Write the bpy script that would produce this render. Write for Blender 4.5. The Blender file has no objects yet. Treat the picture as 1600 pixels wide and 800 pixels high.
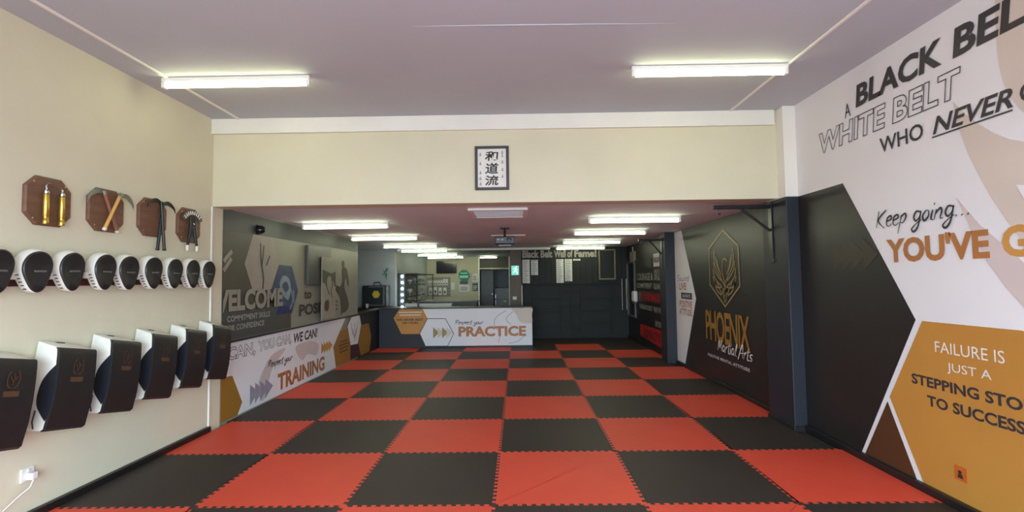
import bpy, bmesh, math, random
from mathutils import Vector, Matrix
random.seed(7)
C = bpy.context.scene.collection
SC = bpy.context.scene
PI = math.pi

def lin(r, g, b):
    f = lambda c: (c/255/12.92) if c/255 <= 0.04045 else ((c/255+0.055)/1.055)**2.4
    return (f(r), f(g), f(b), 1.0)

# ------------------------------------------------------------------ camera
cam_data = bpy.data.cameras.new('camera'); cam = bpy.data.objects.new('camera', cam_data); C.objects.link(cam)
cam_data.sensor_width = 36.0; cam_data.lens = 763.9/1600*36.0; cam_data.clip_start = 0.05; cam_data.clip_end = 200
pitch, yaw, roll = 0.0490, 0.0121, -0.0126
cp, sp, cy_, sy_, cr, sr = math.cos(pitch), math.sin(pitch), math.cos(yaw), math.sin(yaw), math.cos(roll), math.sin(roll)
F = Vector((-sy_*cp, cy_*cp, sp)); Rt = Vector((cy_, sy_, 0)); U = Rt.cross(F)
R2 = Rt*cr + U*sr; U2 = U*cr - Rt*sr
M = Matrix((R2, U2, -F)).transposed().to_4x4(); M.translation = Vector((0.1814, -3.305, 1.4837))
cam.matrix_world = M
SC.camera = cam
# ------------------------------------------------------------------ world, exposure
SC.view_settings.view_transform = 'Standard'; SC.view_settings.look = 'None'
SC.view_settings.exposure = 1.32; SC.view_settings.gamma = 1.0
try: SC.view_settings.use_curve_mapping = False
except Exception: pass
SC.cycles.max_bounces = 10; SC.cycles.diffuse_bounces = 6; SC.cycles.caustics_reflective = False; SC.cycles.caustics_refractive = False
SC.cycles.sample_clamp_indirect = 6.0
W = bpy.data.worlds.new('daylight'); SC.world = W; W.use_nodes = True
bg = W.node_tree.nodes['Background']; bg.inputs[1].default_value = 1.0
# bright overcast sky above a darker street: one smooth step at the horizon
_n = W.node_tree.nodes; _l = W.node_tree.links
_tc0 = _n.new('ShaderNodeTexCoord'); _sx = _n.new('ShaderNodeSeparateXYZ'); _rp = _n.new('ShaderNodeValToRGB')
_l.new(_tc0.outputs['Generated'], _sx.inputs[0]); _ma = _n.new('ShaderNodeMath'); _ma.operation = 'MULTIPLY_ADD'
_ma.inputs[1].default_value = 0.5; _ma.inputs[2].default_value = 0.5
_l.new(_sx.outputs['Z'], _ma.inputs[0]); _l.new(_ma.outputs[0], _rp.inputs[0])
_rp.color_ramp.elements[0].position = 0.46; _rp.color_ramp.elements[0].color = (1.9, 2.25, 2.5, 1)
_rp.color_ramp.elements[1].position = 0.54; _rp.color_ramp.elements[1].color = (4.5, 5.7, 6.6, 1)
_l.new(_rp.outputs[0], bg.inputs[0])
# the shop front behind the camera is open to daylight: a portal over the opening guides the sky light in
pl = bpy.data.lights.new('shopfront_portal', 'AREA'); pl.shape = 'RECTANGLE'; pl.size = 5.0; pl.size_y = 2.5
pl.cycles.is_portal = True
plo = bpy.data.objects.new('shopfront_portal', pl); C.objects.link(plo)
plo.location = (0, -4.62, 1.35); plo.rotation_euler = (PI/2, 0, 0)
TUBE = 8.0          # strength of the fluorescent tubes
TUBE_FRONT = 6.0

# ------------------------------------------------------------------ materials
def mat(name, rgb, rough=0.6, var=0.06, scale=6.0, bump=0.05, bscale=60.0, metal=0.0, spec=0.5, emit=None, coat=0.0, stretch=None):
    m = bpy.data.materials.new(name); m.use_nodes = True
    nt = m.node_tree; N = nt.nodes; L = nt.links; b = N['Principled BSDF']
    c = lin(*rgb)
    tc = N.new('ShaderNodeTexCoord'); mp = N.new('ShaderNodeMapping')
    if stretch: mp.inputs['Scale'].default_value = stretch
    L.new(tc.outputs['Object'], mp.inputs[0])
    n = N.new('ShaderNodeTexNoise'); n.inputs['Scale'].default_value = scale; n.inputs['Detail'].default_value = 5
    L.new(mp.outputs[0], n.inputs['Vector'])
    r = N.new('ShaderNodeValToRGB')
    r.color_ramp.elements[0].position = 0.3; r.color_ramp.elements[1].position = 0.7
    r.color_ramp.elements[0].color = (c[0]*(1-var), c[1]*(1-var), c[2]*(1-var), 1)
    r.color_ramp.elements[1].color = (min(1, c[0]*(1+var)), min(1, c[1]*(1+var)), min(1, c[2]*(1+var)), 1)
    L.new(n.outputs[0], r.inputs[0]); L.new(r.outputs[0], b.inputs['Base Color'])
    b.inputs['Roughness'].default_value = rough; b.inputs['Metallic'].default_value = metal
    b.inputs['Specular IOR Level'].default_value = spec; b.inputs['Coat Weight'].default_value = coat
    if bump:
        n2 = N.new('ShaderNodeTexNoise'); n2.inputs['Scale'].default_value = bscale; n2.inputs['Detail'].default_value = 3
        L.new(mp.outputs[0], n2.inputs['Vector'])
        bp = N.new('ShaderNodeBump'); bp.inputs['Strength'].default_value = bump; bp.inputs['Distance'].default_value = 0.01
        L.new(n2.outputs[0], bp.inputs['Height']); L.new(bp.outputs[0], b.inputs['Normal'])
    if emit:
        b.inputs['Emission Color'].default_value = (emit[0], emit[1], emit[2], 1); b.inputs['Emission Strength'].default_value = emit[3]
    return m
M_ = {}
def mk(k, *a, **kw): M_[k] = mat(k, *a, **kw)
mk('cream_paint', (214, 209, 184), 0.75, 0.03, 2.0, 0.10, 25)
mk('ceiling_paint', (184, 190, 199), 0.8, 0.03, 1.2, 0.06, 20)
mk('ceiling_dim_paint', (232, 243, 252), 0.7, 0.03, 1.2, 0.05, 20)
mk('white_trim', (232, 230, 222), 0.5, 0.03, 3, 0.05, 30)
mk('white_wall', (228, 226, 230), 0.55, 0.02, 1.5, 0.04, 30)
mk('grey_wall', (178, 183, 184), 0.7, 0.04, 2, 0.05, 30)
mk('beige_wall', (196, 190, 166), 0.75, 0.04, 2, 0.05, 30)
mk('black_vinyl', (34, 31, 31), 0.42, 0.10, 2.5, 0.03, 30)
mk('navy_paint', (28, 31, 41), 0.55, 0.08, 3, 0.06, 30)
mk('charcoal_panel', (27, 29, 30), 0.7, 0.08, 3, 0.05, 30)
mk('gold_vinyl', (186, 130, 58), 0.5, 0.08, 1.2, 0.03, 30)
mk('gold_dark', (150, 108, 40), 0.5, 0.08, 2, 0.03, 30)
mk('brown_vinyl', (78, 48, 26), 0.5, 0.08, 2, 0.03, 30)
mk('beige_print', (210, 196, 186), 0.55, 0.05, 2, 0.03, 30)
mk('rose_print', (206, 190, 188), 0.55, 0.04, 2, 0.03, 30)
mk('grey_print', (52, 48, 52), 0.5, 0.04, 6, 0)
mk('light_print', (226, 218, 214), 0.5, 0.04, 6, 0)
mk('copper_print', (172, 112, 62), 0.5, 0.10, 3, 0)
mk('gold_print', (196, 140, 70), 0.5, 0.10, 3, 0)
mk('faint_print', (54, 47, 38), 0.5, 0.10, 6, 0)
mk('emblem_print', (150, 130, 84), 0.4, 0.10, 6, 0)
mk('mauve_print', (150, 142, 158), 0.55, 0.06, 3, 0)
mk('screen_grey', (70, 66, 66), 0.4, 0.05, 4)
mk('fog_print', (156, 156, 146), 0.5, 0.05, 6, 0)
mk('maroon_print', (62, 28, 40), 0.5, 0.06, 3, 0)
mk('red_print', (170, 28, 28), 0.5, 0.08, 3, 0)
mk('dull_red_print', (96, 34, 38), 0.5, 0.08, 3, 0)
mk('olive_print', (76, 72, 60), 0.55, 0.08, 3, 0.02)
mk('slate_print', (70, 74, 72), 0.55, 0.06, 3, 0.02)
mk('mural_pale', (140, 138, 124), 0.5, 0.06, 1.5, 0.02)
mk('suit_print', (150, 142, 132), 0.55, 0.08, 5, 0.02)
mk('blue_print', (62, 74, 96), 0.5, 0.25, 5, 0)
mk('blue_deep_print', (40, 44, 92), 0.5, 0.2, 5, 0)
mk('blue_pale_print', (128, 142, 152), 0.5, 0.2, 7, 0)
mk('silhouette_print', (66, 58, 52), 0.5, 0.08, 5, 0)
mk('mat_red', (214, 75, 54), 0.55, 0.06, 1.6, 0.10, 220, spec=0.35)
mk('mat_black', (52, 43, 39), 0.55, 0.10, 1.6, 0.10, 220, spec=0.35)
mk('subfloor', (40, 36, 34), 0.8, 0.1, 3)
mk('skirting', (26, 21, 22), 0.45, 0.08, 3)
mk('plaque_wood', (112, 80, 60), 0.5, 0.16, 5, 0.05, 40, stretch=(1, 1, 6))
mk('plaque_edge', (70, 44, 30), 0.5, 0.16, 5)
mk('brass', (214, 178, 84), 0.28, 0.06, 8, 0, metal=0.85)
mk('chrome', (205, 205, 205), 0.22, 0.05, 8, 0, metal=1.0)
mk('dull_steel', (150, 150, 142), 0.35, 0.08, 8, 0, metal=0.8)
mk('pale_wood', (206, 156, 84), 0.45, 0.14, 8, 0.04, 60, stretch=(1, 1, 0.2))
mk('red_wood', (140, 92, 68), 0.45, 0.14, 8, 0.04, 60)
mk('black_wood', (34, 36, 38), 0.4, 0.1, 8)
mk('white_tip', (226, 220, 208), 0.5, 0.03, 8)
mk('rail_wood', (70, 34, 32), 0.5, 0.14, 5, 0.05, 40, stretch=(1, 0.3, 3))
mk('white_leather', (222, 220, 210), 0.45, 0.05, 12, 0.08, 70)
mk('black_leather', (36, 34, 34), 0.38, 0.10, 12, 0.10, 90)
mk('navy_leather', (25, 29, 38), 0.4, 0.10, 12, 0.10, 90)
mk('strap_grey', (96, 94, 92), 0.5, 0.06, 12)
mk('badge_brown', (84, 58, 38), 0.5, 0.1, 12)
mk('black_metal', (30, 30, 32), 0.35, 0.06, 8, 0, metal=0.4)
mk('dark_plastic', (36, 40, 44), 0.35, 0.08, 8)
mk('screen_glass', (26, 28, 32), 0.12, 0.04, 4, 0)
mk('paper', (226, 224, 218), 0.7, 0.05, 20, 0)
mk('paper_print', (96, 96, 104), 0.7, 0.3, 30, 0)
mk('white_plastic', (226, 224, 220), 0.4, 0.03, 8)
mk('lamp_body', (236, 234, 228), 0.4, 0.02, 8, 0)
mk('grey_metal', (150, 152, 154), 0.4, 0.05, 6)
mk('picture_frame_paint', (62, 58, 62), 0.45, 0.08, 12)
mk('ink', (40, 40, 42), 0.6, 0.05, 12, 0)
mk('faint_ink', (140, 140, 142), 0.6, 0.05, 12, 0)
mk('door_wood', (84, 64, 42), 0.5, 0.2, 4, 0.05, 40, stretch=(4, 4, 0.5))
mk('door_dark', (62, 64, 62), 0.4, 0.08, 3)
mk('frame_wood', (122, 112, 84), 0.5, 0.14, 6)
mk('yellow_disc', (206, 186, 60), 0.45, 0.06, 6, 0)
mk('teal', (40, 120, 110), 0.4, 0.2, 10, 0)
mk('green_sign', (20, 110, 84), 0.4, 0.05, 8, 0)
mk('green_sign_pale', (120, 214, 180), 0.4, 0.05, 8, 0)
mk('silver_trophy', (204, 206, 198), 0.3, 0.1, 12, 0, metal=0.15)
mk('gold_trophy', (198, 168, 96), 0.3, 0.1, 12, 0, metal=0.8)
mk('orange_sticker', (190, 96, 34), 0.5, 0.05, 8, 0)
mk('dark_desk', (44, 40, 38), 0.4, 0.08, 6)
mk('tube_glow', (255, 250, 230), 0.4, 0, 4, 0, emit=(0.92, 0.98, 0.68, TUBE))
mk('tube_glow_front', (255, 250, 230), 0.4, 0, 4, 0, emit=(0.94, 0.97, 0.58, TUBE_FRONT))
mk('led_glow', (235, 245, 255), 0.4, 0, 4, 0, emit=(0.85, 0.95, 1.0, 9.0))
mk('exit_glow', (60, 190, 160), 0.4, 0, 4, 0, emit=(0.12, 0.45, 0.36, 0.5))
mk('exit_white', (230, 240, 236), 0.4, 0, 4, 0, emit=(0.8, 1.0, 0.92, 0.5))
g = bpy.data.materials.new('clear_glass'); g.use_nodes = True
gb = g.node_tree.nodes['Principled BSDF']; gb.inputs['Base Color'].default_value = (0.9, 0.96, 0.95, 1)
gb.inputs['Roughness'].default_value = 0.03; gb.inputs['Alpha'].default_value = 0.12; M_['clear_glass'] = g

# ------------------------------------------------------------------ mesh helpers
class MB:
    def __init__(s): s.v = []; s.f = []; s.mi = []; s.m = 0
    def add(s, vs, fs):
        o = len(s.v); s.v += [tuple(p) for p in vs]
        for f in fs: s.f.append(tuple(i+o for i in f)); s.mi.append(s.m)
        return s
    def box(s, x0, x1, y0, y1, z0, z1, bev=0.0):
        if x0 > x1: x0, x1 = x1, x0
        if y0 > y1: y0, y1 = y1, y0
        if z0 > z1: z0, z1 = z1, z0
        b = min(bev, (x1-x0)*.45, (y1-y0)*.45, (z1-z0)*.45)
        if b <= 0:
            v = [(x, y, z) for z in (z0, z1) for y in (y0, y1) for x in (x0, x1)]
            return s.add(v, [(0, 2, 3, 1), (4, 5, 7, 6), (0, 1, 5, 4), (2, 6, 7, 3), (0, 4, 6, 2), (1, 3, 7, 5)])
        bm = bmesh.new(); bmesh.ops.create_cube(bm, size=1)
        for w in bm.verts: w.co = Vector(((x0+x1)/2+w.co.x*(x1-x0), (y0+y1)/2+w.co.y*(y1-y0), (z0+z1)/2+w.co.z*(z1-z0)))
        bmesh.ops.bevel(bm, geom=list(bm.edges), offset=b, segments=2, affect='EDGES', profile=0.5)
        bm.verts.index_update()
        s.add([w.co[:] for w in bm.verts], [tuple(w.index for w in f.verts) for f in bm.faces]); bm.free(); return s
    def tube(s, pts, r, n=8, caps=True, close=False):
        pts = [Vector(p) for p in pts]; rs = r if isinstance(r, (list, tuple)) else [r]*len(pts)
        rings = []; up = None
        for i, p in enumerate(pts):
            if close: t = (pts[(i+1) % len(pts)]-pts[i-1]).normalized()
            else: t = (pts[min(i+1, len(pts)-1)]-pts[max(i-1, 0)]).normalized()
            if up is None: up = Vector((0, 0, 1)) if abs(t.z) < .9 else Vector((1, 0, 0))
            a = t.cross(up)
            if a.length < 1e-5: a = t.cross(Vector((1, 0.3, 0)))
            a.normalize(); b = a.cross(t).normalized(); up = b
            rings.append([p+(a*math.cos(2*PI*k/n)+b*math.sin(2*PI*k/n))*rs[i] for k in range(n)])
        vs = [q for R in rings for q in R]; fs = []
        m = len(pts)
        for i in range(m if close else m-1):
            j = (i+1) % m
            for k in range(n): fs.append((i*n+k, i*n+(k+1) % n, j*n+(k+1) % n, j*n+k))
        if caps and not close: fs += [tuple(range(n))[::-1], tuple((m-1)*n+k for k in range(n))]
        return s.add(vs, fs)
    def lathe(s, c, prof, n=16, axis='z'):
        vs = []
        for (r, h) in prof:
            for k in range(n):
                a = 2*PI*k/n; x, y = r*math.cos(a), r*math.sin(a)
                vs.append((c[0]+x, c[1]+y, c[2]+h) if axis == 'z' else ((c[0]+x, c[1]+h, c[2]+y) if axis == 'y' else (c[0]+h, c[1]+x, c[2]+y)))
        m = len(prof); fs = []
        for i in range(m-1):
            for k in range(n): fs.append((i*n+k, i*n+(k+1) % n, (i+1)*n+(k+1) % n, (i+1)*n+k))
        fs += [tuple(range(n))[::-1], tuple((m-1)*n+k for k in range(n))]
        return s.add(vs, fs)
    def rings(s, rs, caps=True):
        n = len(rs[0]); fs = []
        for i in range(len(rs)-1):
            for k in range(n): fs.append((i*n+k, i*n+(k+1) % n, (i+1)*n+(k+1) % n, (i+1)*n+k))
        if caps: fs += [tuple(range(n))[::-1], tuple((len(rs)-1)*n+k for k in range(n))]
        return s.add([p for R in rs for p in R], fs)
    def build(s, name, m, parent=None, smooth=False, mat2=None):
        me = bpy.data.meshes.new(name); me.from_pydata(s.v, [], s.f); me.update()
        bm = bmesh.new(); bm.from_mesh(me); bmesh.ops.recalc_face_normals(bm, faces=bm.faces); bm.to_mesh(me); bm.free()
        me.materials.append(M_[m])
        if mat2:
            me.materials.append(M_[mat2])
            for p, i in zip(me.polygons, s.mi): p.material_index = i
        if smooth:
            for p in me.polygons: p.use_smooth = True
            try: me.set_sharp_from_angle(angle=math.radians(40))
            except Exception: pass
        o = bpy.data.objects.new(name, me); C.objects.link(o)
        if parent: o.parent = parent
        return o

def tag(o, label=None, cat=None, group=None, kind=None):
    if label: o['label'] = label
    if cat: o['category'] = cat
    if group: o['group'] = group
    if kind: o['kind'] = kind
    return o
def thing(name, label, cat, loc=(0, 0, 0), rot=(0, 0, 0), group=None):
    o = bpy.data.objects.new(name, None); C.objects.link(o); o.location = loc; o.rotation_euler = rot
    o.empty_display_size = 0.1
    return tag(o, label, cat, group)
def struct(o): o['kind'] = 'structure'; return o
def copy_tree(o, parent=None):
    c = o.copy(); C.objects.link(c); c.parent = parent
    for ch in list(o.children): copy_tree(ch, c)
    return c
def boxo(name, m, x0, x1, y0, y1, z0, z1, parent=None, bev=0):
    return MB().box(x0, x1, y0, y1, z0, z1, bev).build(name, m, parent)

# --- wall frames: (a, z, n): a = world Y (side walls) or world X (walls facing the camera), n = distance off the surface into the room
class Face:
    def __init__(s, kind, pos): s.k = kind; s.p = pos
    def pt(s, a, z, n):
        if s.k == 'R': return (s.p-n, a, z)
        if s.k == 'L': return (s.p+n, a, z)
        return (a, s.p-n, z)
def smoothline(pts, closed=False, n=5):
    P = [Vector((p[0], p[1], 0)) for p in pts]; out = []; m = len(P)
    if m < 3 and not closed: return [(p.x, p.y) for p in P]
    rng = range(m) if closed else range(m-1)
    for i in rng:
        p0 = P[i-1] if (closed or i > 0) else P[i]; p1 = P[i]; p2 = P[(i+1) % m]
        p3 = P[(i+2) % m] if (closed or i+2 < m) else p2
        for k in range(n):
            t = k/n
            q = 0.5*((2*p1)+(p2-p0)*t+(2*p0-5*p1+4*p2-p3)*t*t+(3*p1-p0-3*p2+p3)*t**3)
            out.append((q.x, q.y))
    if not closed: out.append((P[-1].x, P[-1].y))
    return out
def poly(name, m, face, pts, n=0.004, parent=None, thick=0.003):
    """flat print of some outline, a thin sheet on the wall"""
    from mathutils.geometry import tessellate_polygon
    k = len(pts)
    tri = tessellate_polygon([[Vector((p[0], p[1], 0)) for p in pts]])
    b = MB(); b.add([face.pt(a, z, n) for a, z in pts], [tuple(t) for t in tri])
    o = len(b.v); b.v += [face.pt(a, z, n-thick) for a, z in pts]
    for i in range(k): b.f.append((i, (i+1) % k, o+(i+1) % k, o+i)); b.mi.append(0)
    return b.build(name, m, parent)
def ribbon(b, face, pts, w, n):
    """flat stroke of width w along pts, added to mesh builder b"""
    P = [Vector((p[0], p[1])) for p in pts]; L = []; R = []
    for i, p in enumerate(P):
        t = (P[min(i+1, len(P)-1)]-P[max(i-1, 0)])
        if t.length < 1e-6: t = Vector((1, 0))
        t.normalize(); nn = Vector((-t.y, t.x))
        ww = w if not callable(w) else w(i/(len(P)-1))
        L.append(p+nn*ww/2); R.append(p-nn*ww/2)
    vs = [face.pt(q.x, q.y, n) for q in L]+[face.pt(q.x, q.y, n) for q in R]; k = len(P)
    b.add(vs, [(i, i+1, k+i+1, k+i) for i in range(k-1)])
def strokes(name, m, face, lines, w, n=0.006, parent=None, smooth=True):
    b = MB()
    for l in lines: ribbon(b, face, smoothline(l) if smooth else l, w, n)
    return b.build(name, m, parent)

_tc = {}
def text_mesh(s, bold=0.0, shear=0.0, outline=0.0, spacing=1.0):
    k = (s, bold, shear, outline, spacing)
    if k in _tc: return _tc[k]
    cu = bpy.data.curves.new('t', 'FONT'); cu.body = s; cu.size = 1.0; cu.resolution_u = 3; cu.shear = shear; cu.space_character = spacing
    cu.offset = bold
    if outline:
        cu.fill_mode = 'NONE'; cu.bevel_depth = outline; cu.bevel_resolution = 0
    else: cu.fill_mode = 'FRONT'
    o = bpy.data.objects.new('t', cu); C.objects.link(o)
    bpy.context.view_layer.update()
    dg = bpy.context.evaluated_depsgraph_get()
    me = o.evaluated_get(dg).to_mesh()
    vs = [tuple(v.co) for v in me.vertices]; fs = [tuple(p.vertices) for p in me.polygons]
    o.evaluated_get(dg).to_mesh_clear()
    bpy.data.objects.remove(o); bpy.data.curves.remove(cu)
    _tc[k] = (vs, fs); return vs, fs
def lettering(s, face, a0, a1, z0, z1, m, bold=0.02, shear=0.0, outline=0.0, n=0.0055, parent=None, slope=0.0, name='lettering', spacing=1.0):
    vs, fs = text_mesh(s, bold, shear, outline, spacing)
    if not vs: return None
    x0 = min(v[0] for v in vs); x1 = max(v[0] for v in vs); y0 = min(v[1] for v in vs); y1 = max(v[1] for v in vs)
    b = MB()
    b.add([face.pt(a0+(v[0]-x0)/(x1-x0)*(a1-a0), z0+(v[1]-y0)/(y1-y0)*(z1-z0)+slope*(v[0]-x0)/(x1-x0), n+(v[2]*0.05)) for v in vs], fs)
    me = bpy.data.meshes.new(name); me.from_pydata(b.v, [], b.f); me.materials.append(M_[m])
    o = bpy.data.objects.new(name, me); C.objects.link(o)
    if parent: o.parent = parent
    return o
GL = {
 'K': (.55, [[(0, 1), (-.06, 0)], [(.5, 1.0), (.02, .45), (.5, -.08)]]),
 'e': (.42, [[(.05, .3), (.34, .42), (.28, .6), (.08, .5), (.06, .15), (.22, 0), (.42, .14)]]),
 'p': (.46, [[(.12, .55), (0, -.5)], [(.06, .4), (.3, .6), (.4, .4), (.25, .1), (.05, .15)]]),
 'g': (.5, [[(.4, .55), (.15, .6), (.05, .3), (.2, .08), (.38, .3), (.42, .6)], [(.42, .6), (.36, -.2), (.16, -.5), (0, -.35), (.2, -.1), (.5, .12)]]),
 'o': (.44, [[(.2, .58), (.04, .3), (.16, .03), (.36, .25), (.32, .55), (.18, .56)]]),
 'i': (.22, [[(.1, .55), (.06, .1), (.2, 0)], [(.14, .8), (.17, .9)]]),
 'n': (.48, [[(.06, .55), (.0, 0)], [(.03, .3), (.25, .58), (.35, .4), (.31, .05), (.46, .05)]]),
 '.': (.26, [[(.06, .02), (.12, .1)]]),
 ' ': (.34, []),
 'R': (.58, [[(.1, 1), (0, 0)], [(-.1, .85), (.3, 1.05), (.5, .8), (.1, .5), (.3, .3), (.58, 0)]]),
 's': (.4, [[(.4, .55), (.15, .5), (.1, .35), (.35, .2), (.28, .03), (0, .05)]]),
 'c': (.4, [[(.4, .5), (.15, .55), (.03, .25), (.15, .02), (.4, .1)]]),
 't': (.36, [[(.22, 1), (.14, .15), (.26, 0), (.38, .08)], [(-.02, .65), (.44, .72)]]),
 'y': (.46, [[(0, .55), (.05, .25), (.22, .2), (.4, .55)], [(.42, .58), (.3, -.3), (.1, -.45), (0, -.3), (.45, .05)]]),
 'u': (.5, [[(.03, .55), (.03, .15), (.15, 0), (.35, .2), (.38, .55)], [(.38, .55), (.36, .1), (.5, 0)]]),
 'r': (.34, [[(.06, .55), (.02, 0)], [(.04, .3), (.2, .55), (.36, .5)]]),
 'M': (.72, [[(0, 0), (.12, 1), (.3, .3), (.55, 1), (.62, 0)]]),
 'a': (.5, [[(.35, .5), (.15, .58), (.03, .3), (.15, .03), (.33, .25), (.38, .55)], [(.38, .55), (.36, .1), (.5, 0)]]),
 'l': (.26, [[(.04, .1), (.24, .9), (.16, 1), (.08, .6), (.1, .1), (.25, 0)]]),
 'A': (.62, [[(-.14, -.2), (.35, 1.15), (.5, 0)], [(0, .35), (.66, .48)]]),
 'S': (.5, [[(.5, .9), (.25, 1.0), (.1, .75), (.4, .4), (.25, 0), (-.05, .1)]]),
 'd': (.5, [[(.35, .5), (.15, .58), (.03, .3), (.15, .03), (.33, .25)], [(.48, 1.0), (.36, .1), (.5, 0)]]),
}
def script(s, face, a0, a1, z0, zc, m, w, shear=0.18, slope=0.0, n=0.008, parent=None, name='lettering'):
    """handwritten brush lettering; zc = height of the capitals above baseline z0"""
    x = 0; L = []
    for ch in s:
        adv, st = GL[ch]
        for l in st: L.append([(x+p[0]+p[1]*shear, p[1]) for p in l])
        x += adv+0.02
    xs = [p[0] for l in L for p in l]; x0, x1 = min(xs), max(xs); b = MB()
    for l in L:
        q = [(a0+(p[0]-x0)/(x1-x0)*(a1-a0), z0+p[1]*zc+slope*(p[0]-x0)/(x1-x0)) for p in l]
        ribbon(b, face, smoothline(q), (lambda t: w*(0.55+0.75*math.sin(PI*min(1, t*1.1+.1)))), n)
    return b.build(name, m, parent)

# ================================================================== the building
XL, XR, YH, ZC, ZB = -2.97, 2.97, 1.68, 3.19, 2.30
YF = -4.6
FL = -0.02
R = Face('R', XR); Lf = Face('L', XL)
floor = struct(boxo('floor', 'subfloor', -4.4, 3.2, YF, 16.2, -0.12, FL-.002))
# ceilings
cf = struct(boxo('ceiling', 'ceiling_paint', XL-.2, XR+.2, YF, YH+.3, ZC, ZC+.1))
for x in (-2.69, 2.373): boxo('cover_strip', 'white_trim', x-.012, x+.012, YF, YH, ZC-.012, ZC+.002, cf, .003)
sm = MB(); sm.tube([(-.5, -.115, ZC), (.2, -.11, ZC), (.8, -.1, ZC), (1.25, -.09, ZC)], [.001, .006, .004, .001], 6); sm.build('board_joint', 'ceiling_paint', cf)
cb = struct(boxo('ceiling', 'ceiling_dim_paint', -4.3, XR+.2, YH+.22, 16.2, ZB, ZB+.1))
# header beam over the wide opening, with the picture rail board
hd = struct(boxo('wall_header', 'cream_paint', XL-.1, 2.845, YH, YH+.22, 2.28, ZC))
tr = struct(boxo('trim_1', 'white_trim', XL-.02, 2.82, YH-.035, YH+.002, 3.035, ZC, None, .006))
boxo('trim_lip', 'white_trim', XL-.02, 2.82, YH-.045, YH-.035, 3.03, 3.05, tr, .003)
# left wall
wl = struct(boxo('wall_left', 'cream_paint', XL-.2, XL, YF, 1.86, FL, ZC))
boxo('corner_bead', 'white_trim', XL-.01, XL+.012, YH-.02, YH, FL, 2.28, wl, .004)
wl2 = struct(boxo('wall_left', 'mural_pale', XL-.2, XL, 1.86, 6.27, FL, ZB))
wl3 = struct(boxo('wall_left', 'navy_paint', XL-.2, XL, 6.27, 9.2, FL, .85))
tr2 = struct(boxo('trim_2', 'black_vinyl', XL-.21, XL+.02, 1.86, 9.2, .838, .858))
# right wall
wr = struct(boxo('wall_right', 'white_wall', XR, XR+.2, YF, 1.56, FL, ZC))
wr2 = struct(boxo('wall_right', 'black_vinyl', XR, XR+.2, 1.56, 9.2, FL, ZB))
# pillar at the opening: cream above, navy below
pr_ = struct(boxo('pillar', 'navy_paint', 2.843, XR, 1.54, 2.02, FL, 2.275, None, .006))
boxo('upper_pillar', 'white_trim', 2.843, XR, 1.54, YH+.22, 2.275, ZC, pr_, .004)
boxo('plinth', 'skirting', 2.825, XR, 1.52, 2.02, FL, .035, pr_, .004)
pr2 = struct(boxo('pillar', 'navy_paint', 2.79, XR, 5.40, 5.75, FL, ZB, None, .006))
# back wall with cladding
wb = struct(boxo('wall_back', 'charcoal_panel', .272, XR+.2, 9.2, 9.35, FL, ZB))
B = Face('B', 9.2)
# baseboards
b1 = struct(boxo('baseboard_left', 'skirting', XL, XL+.04, YF, YH-.02, FL, .05, None, .006))
b2 = struct(boxo('baseboard_right', 'skirting', XR-.04, XR, YF, 1.52, FL, .05, None, .006))
b3 = struct(boxo('baseboard_right', 'skirting', XR-.035, XR, 2.02, 5.4, FL, .045, None, .006))
b4 = struct(boxo('baseboard_right', 'skirting', XR-.035, XR, 5.75, 9.2, FL, .045, None, .006))
# shop front behind the camera: piers and head round the open roller door
sf = struct(boxo('wall_front', 'cream_paint', XL-.2, -2.6, YF-.15, YF, FL, ZC))
boxo('pier', 'cream_paint', 2.6, XR+.2, YF-.15, YF, FL, ZC, sf)
boxo('door_head', 'cream_paint', -2.6, 2.6, YF-.15, YF, 2.62, ZC, sf)
# reception walls
rb = struct(boxo('wall_reception', 'beige_wall', -3.2, -1.20, 13.6, 13.75, FL, ZB))
boxo('wall_piece', 'beige_wall', -.10, .45, 13.6, 13.75, FL, ZB, rb)
struct(boxo('wall_reception_side', 'grey_wall', -3.17, -2.97, 9.35, 13.6, FL, ZB))
struct(boxo('wall_reception_right', 'door_dark', .29, .45, 9.35, 13.6, FL, ZB))
struct(boxo('wall_alcove_back', 'grey_wall', -4.2, -2.97, 9.2, 9.35, FL, ZB))
struct(boxo('wall_alcove_side', 'grey_wall', -4.3, -4.2, 6.1, 9.35, FL, ZB))
struct(boxo('wall_alcove_near', 'grey_wall', -4.2, XL-.2, 6.1, 6.25, FL, ZB))
struct(boxo('wall_store_back', 'grey_wall', -1.6, .45, 15.6, 15.75, FL, ZB))
struct(boxo('wall_store_left', 'grey_wall', -1.7, -1.6, 13.75, 15.75, FL, ZB))
struct(boxo('wall_store_right', 'grey_wall', .45, .55, 13.6, 15.75, FL, ZB))
tr3 = struct(boxo('trim_3', 'white_trim', -2.9, 1.0, 9.08, 9.2, 2.245, ZB, None, .01))

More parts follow.
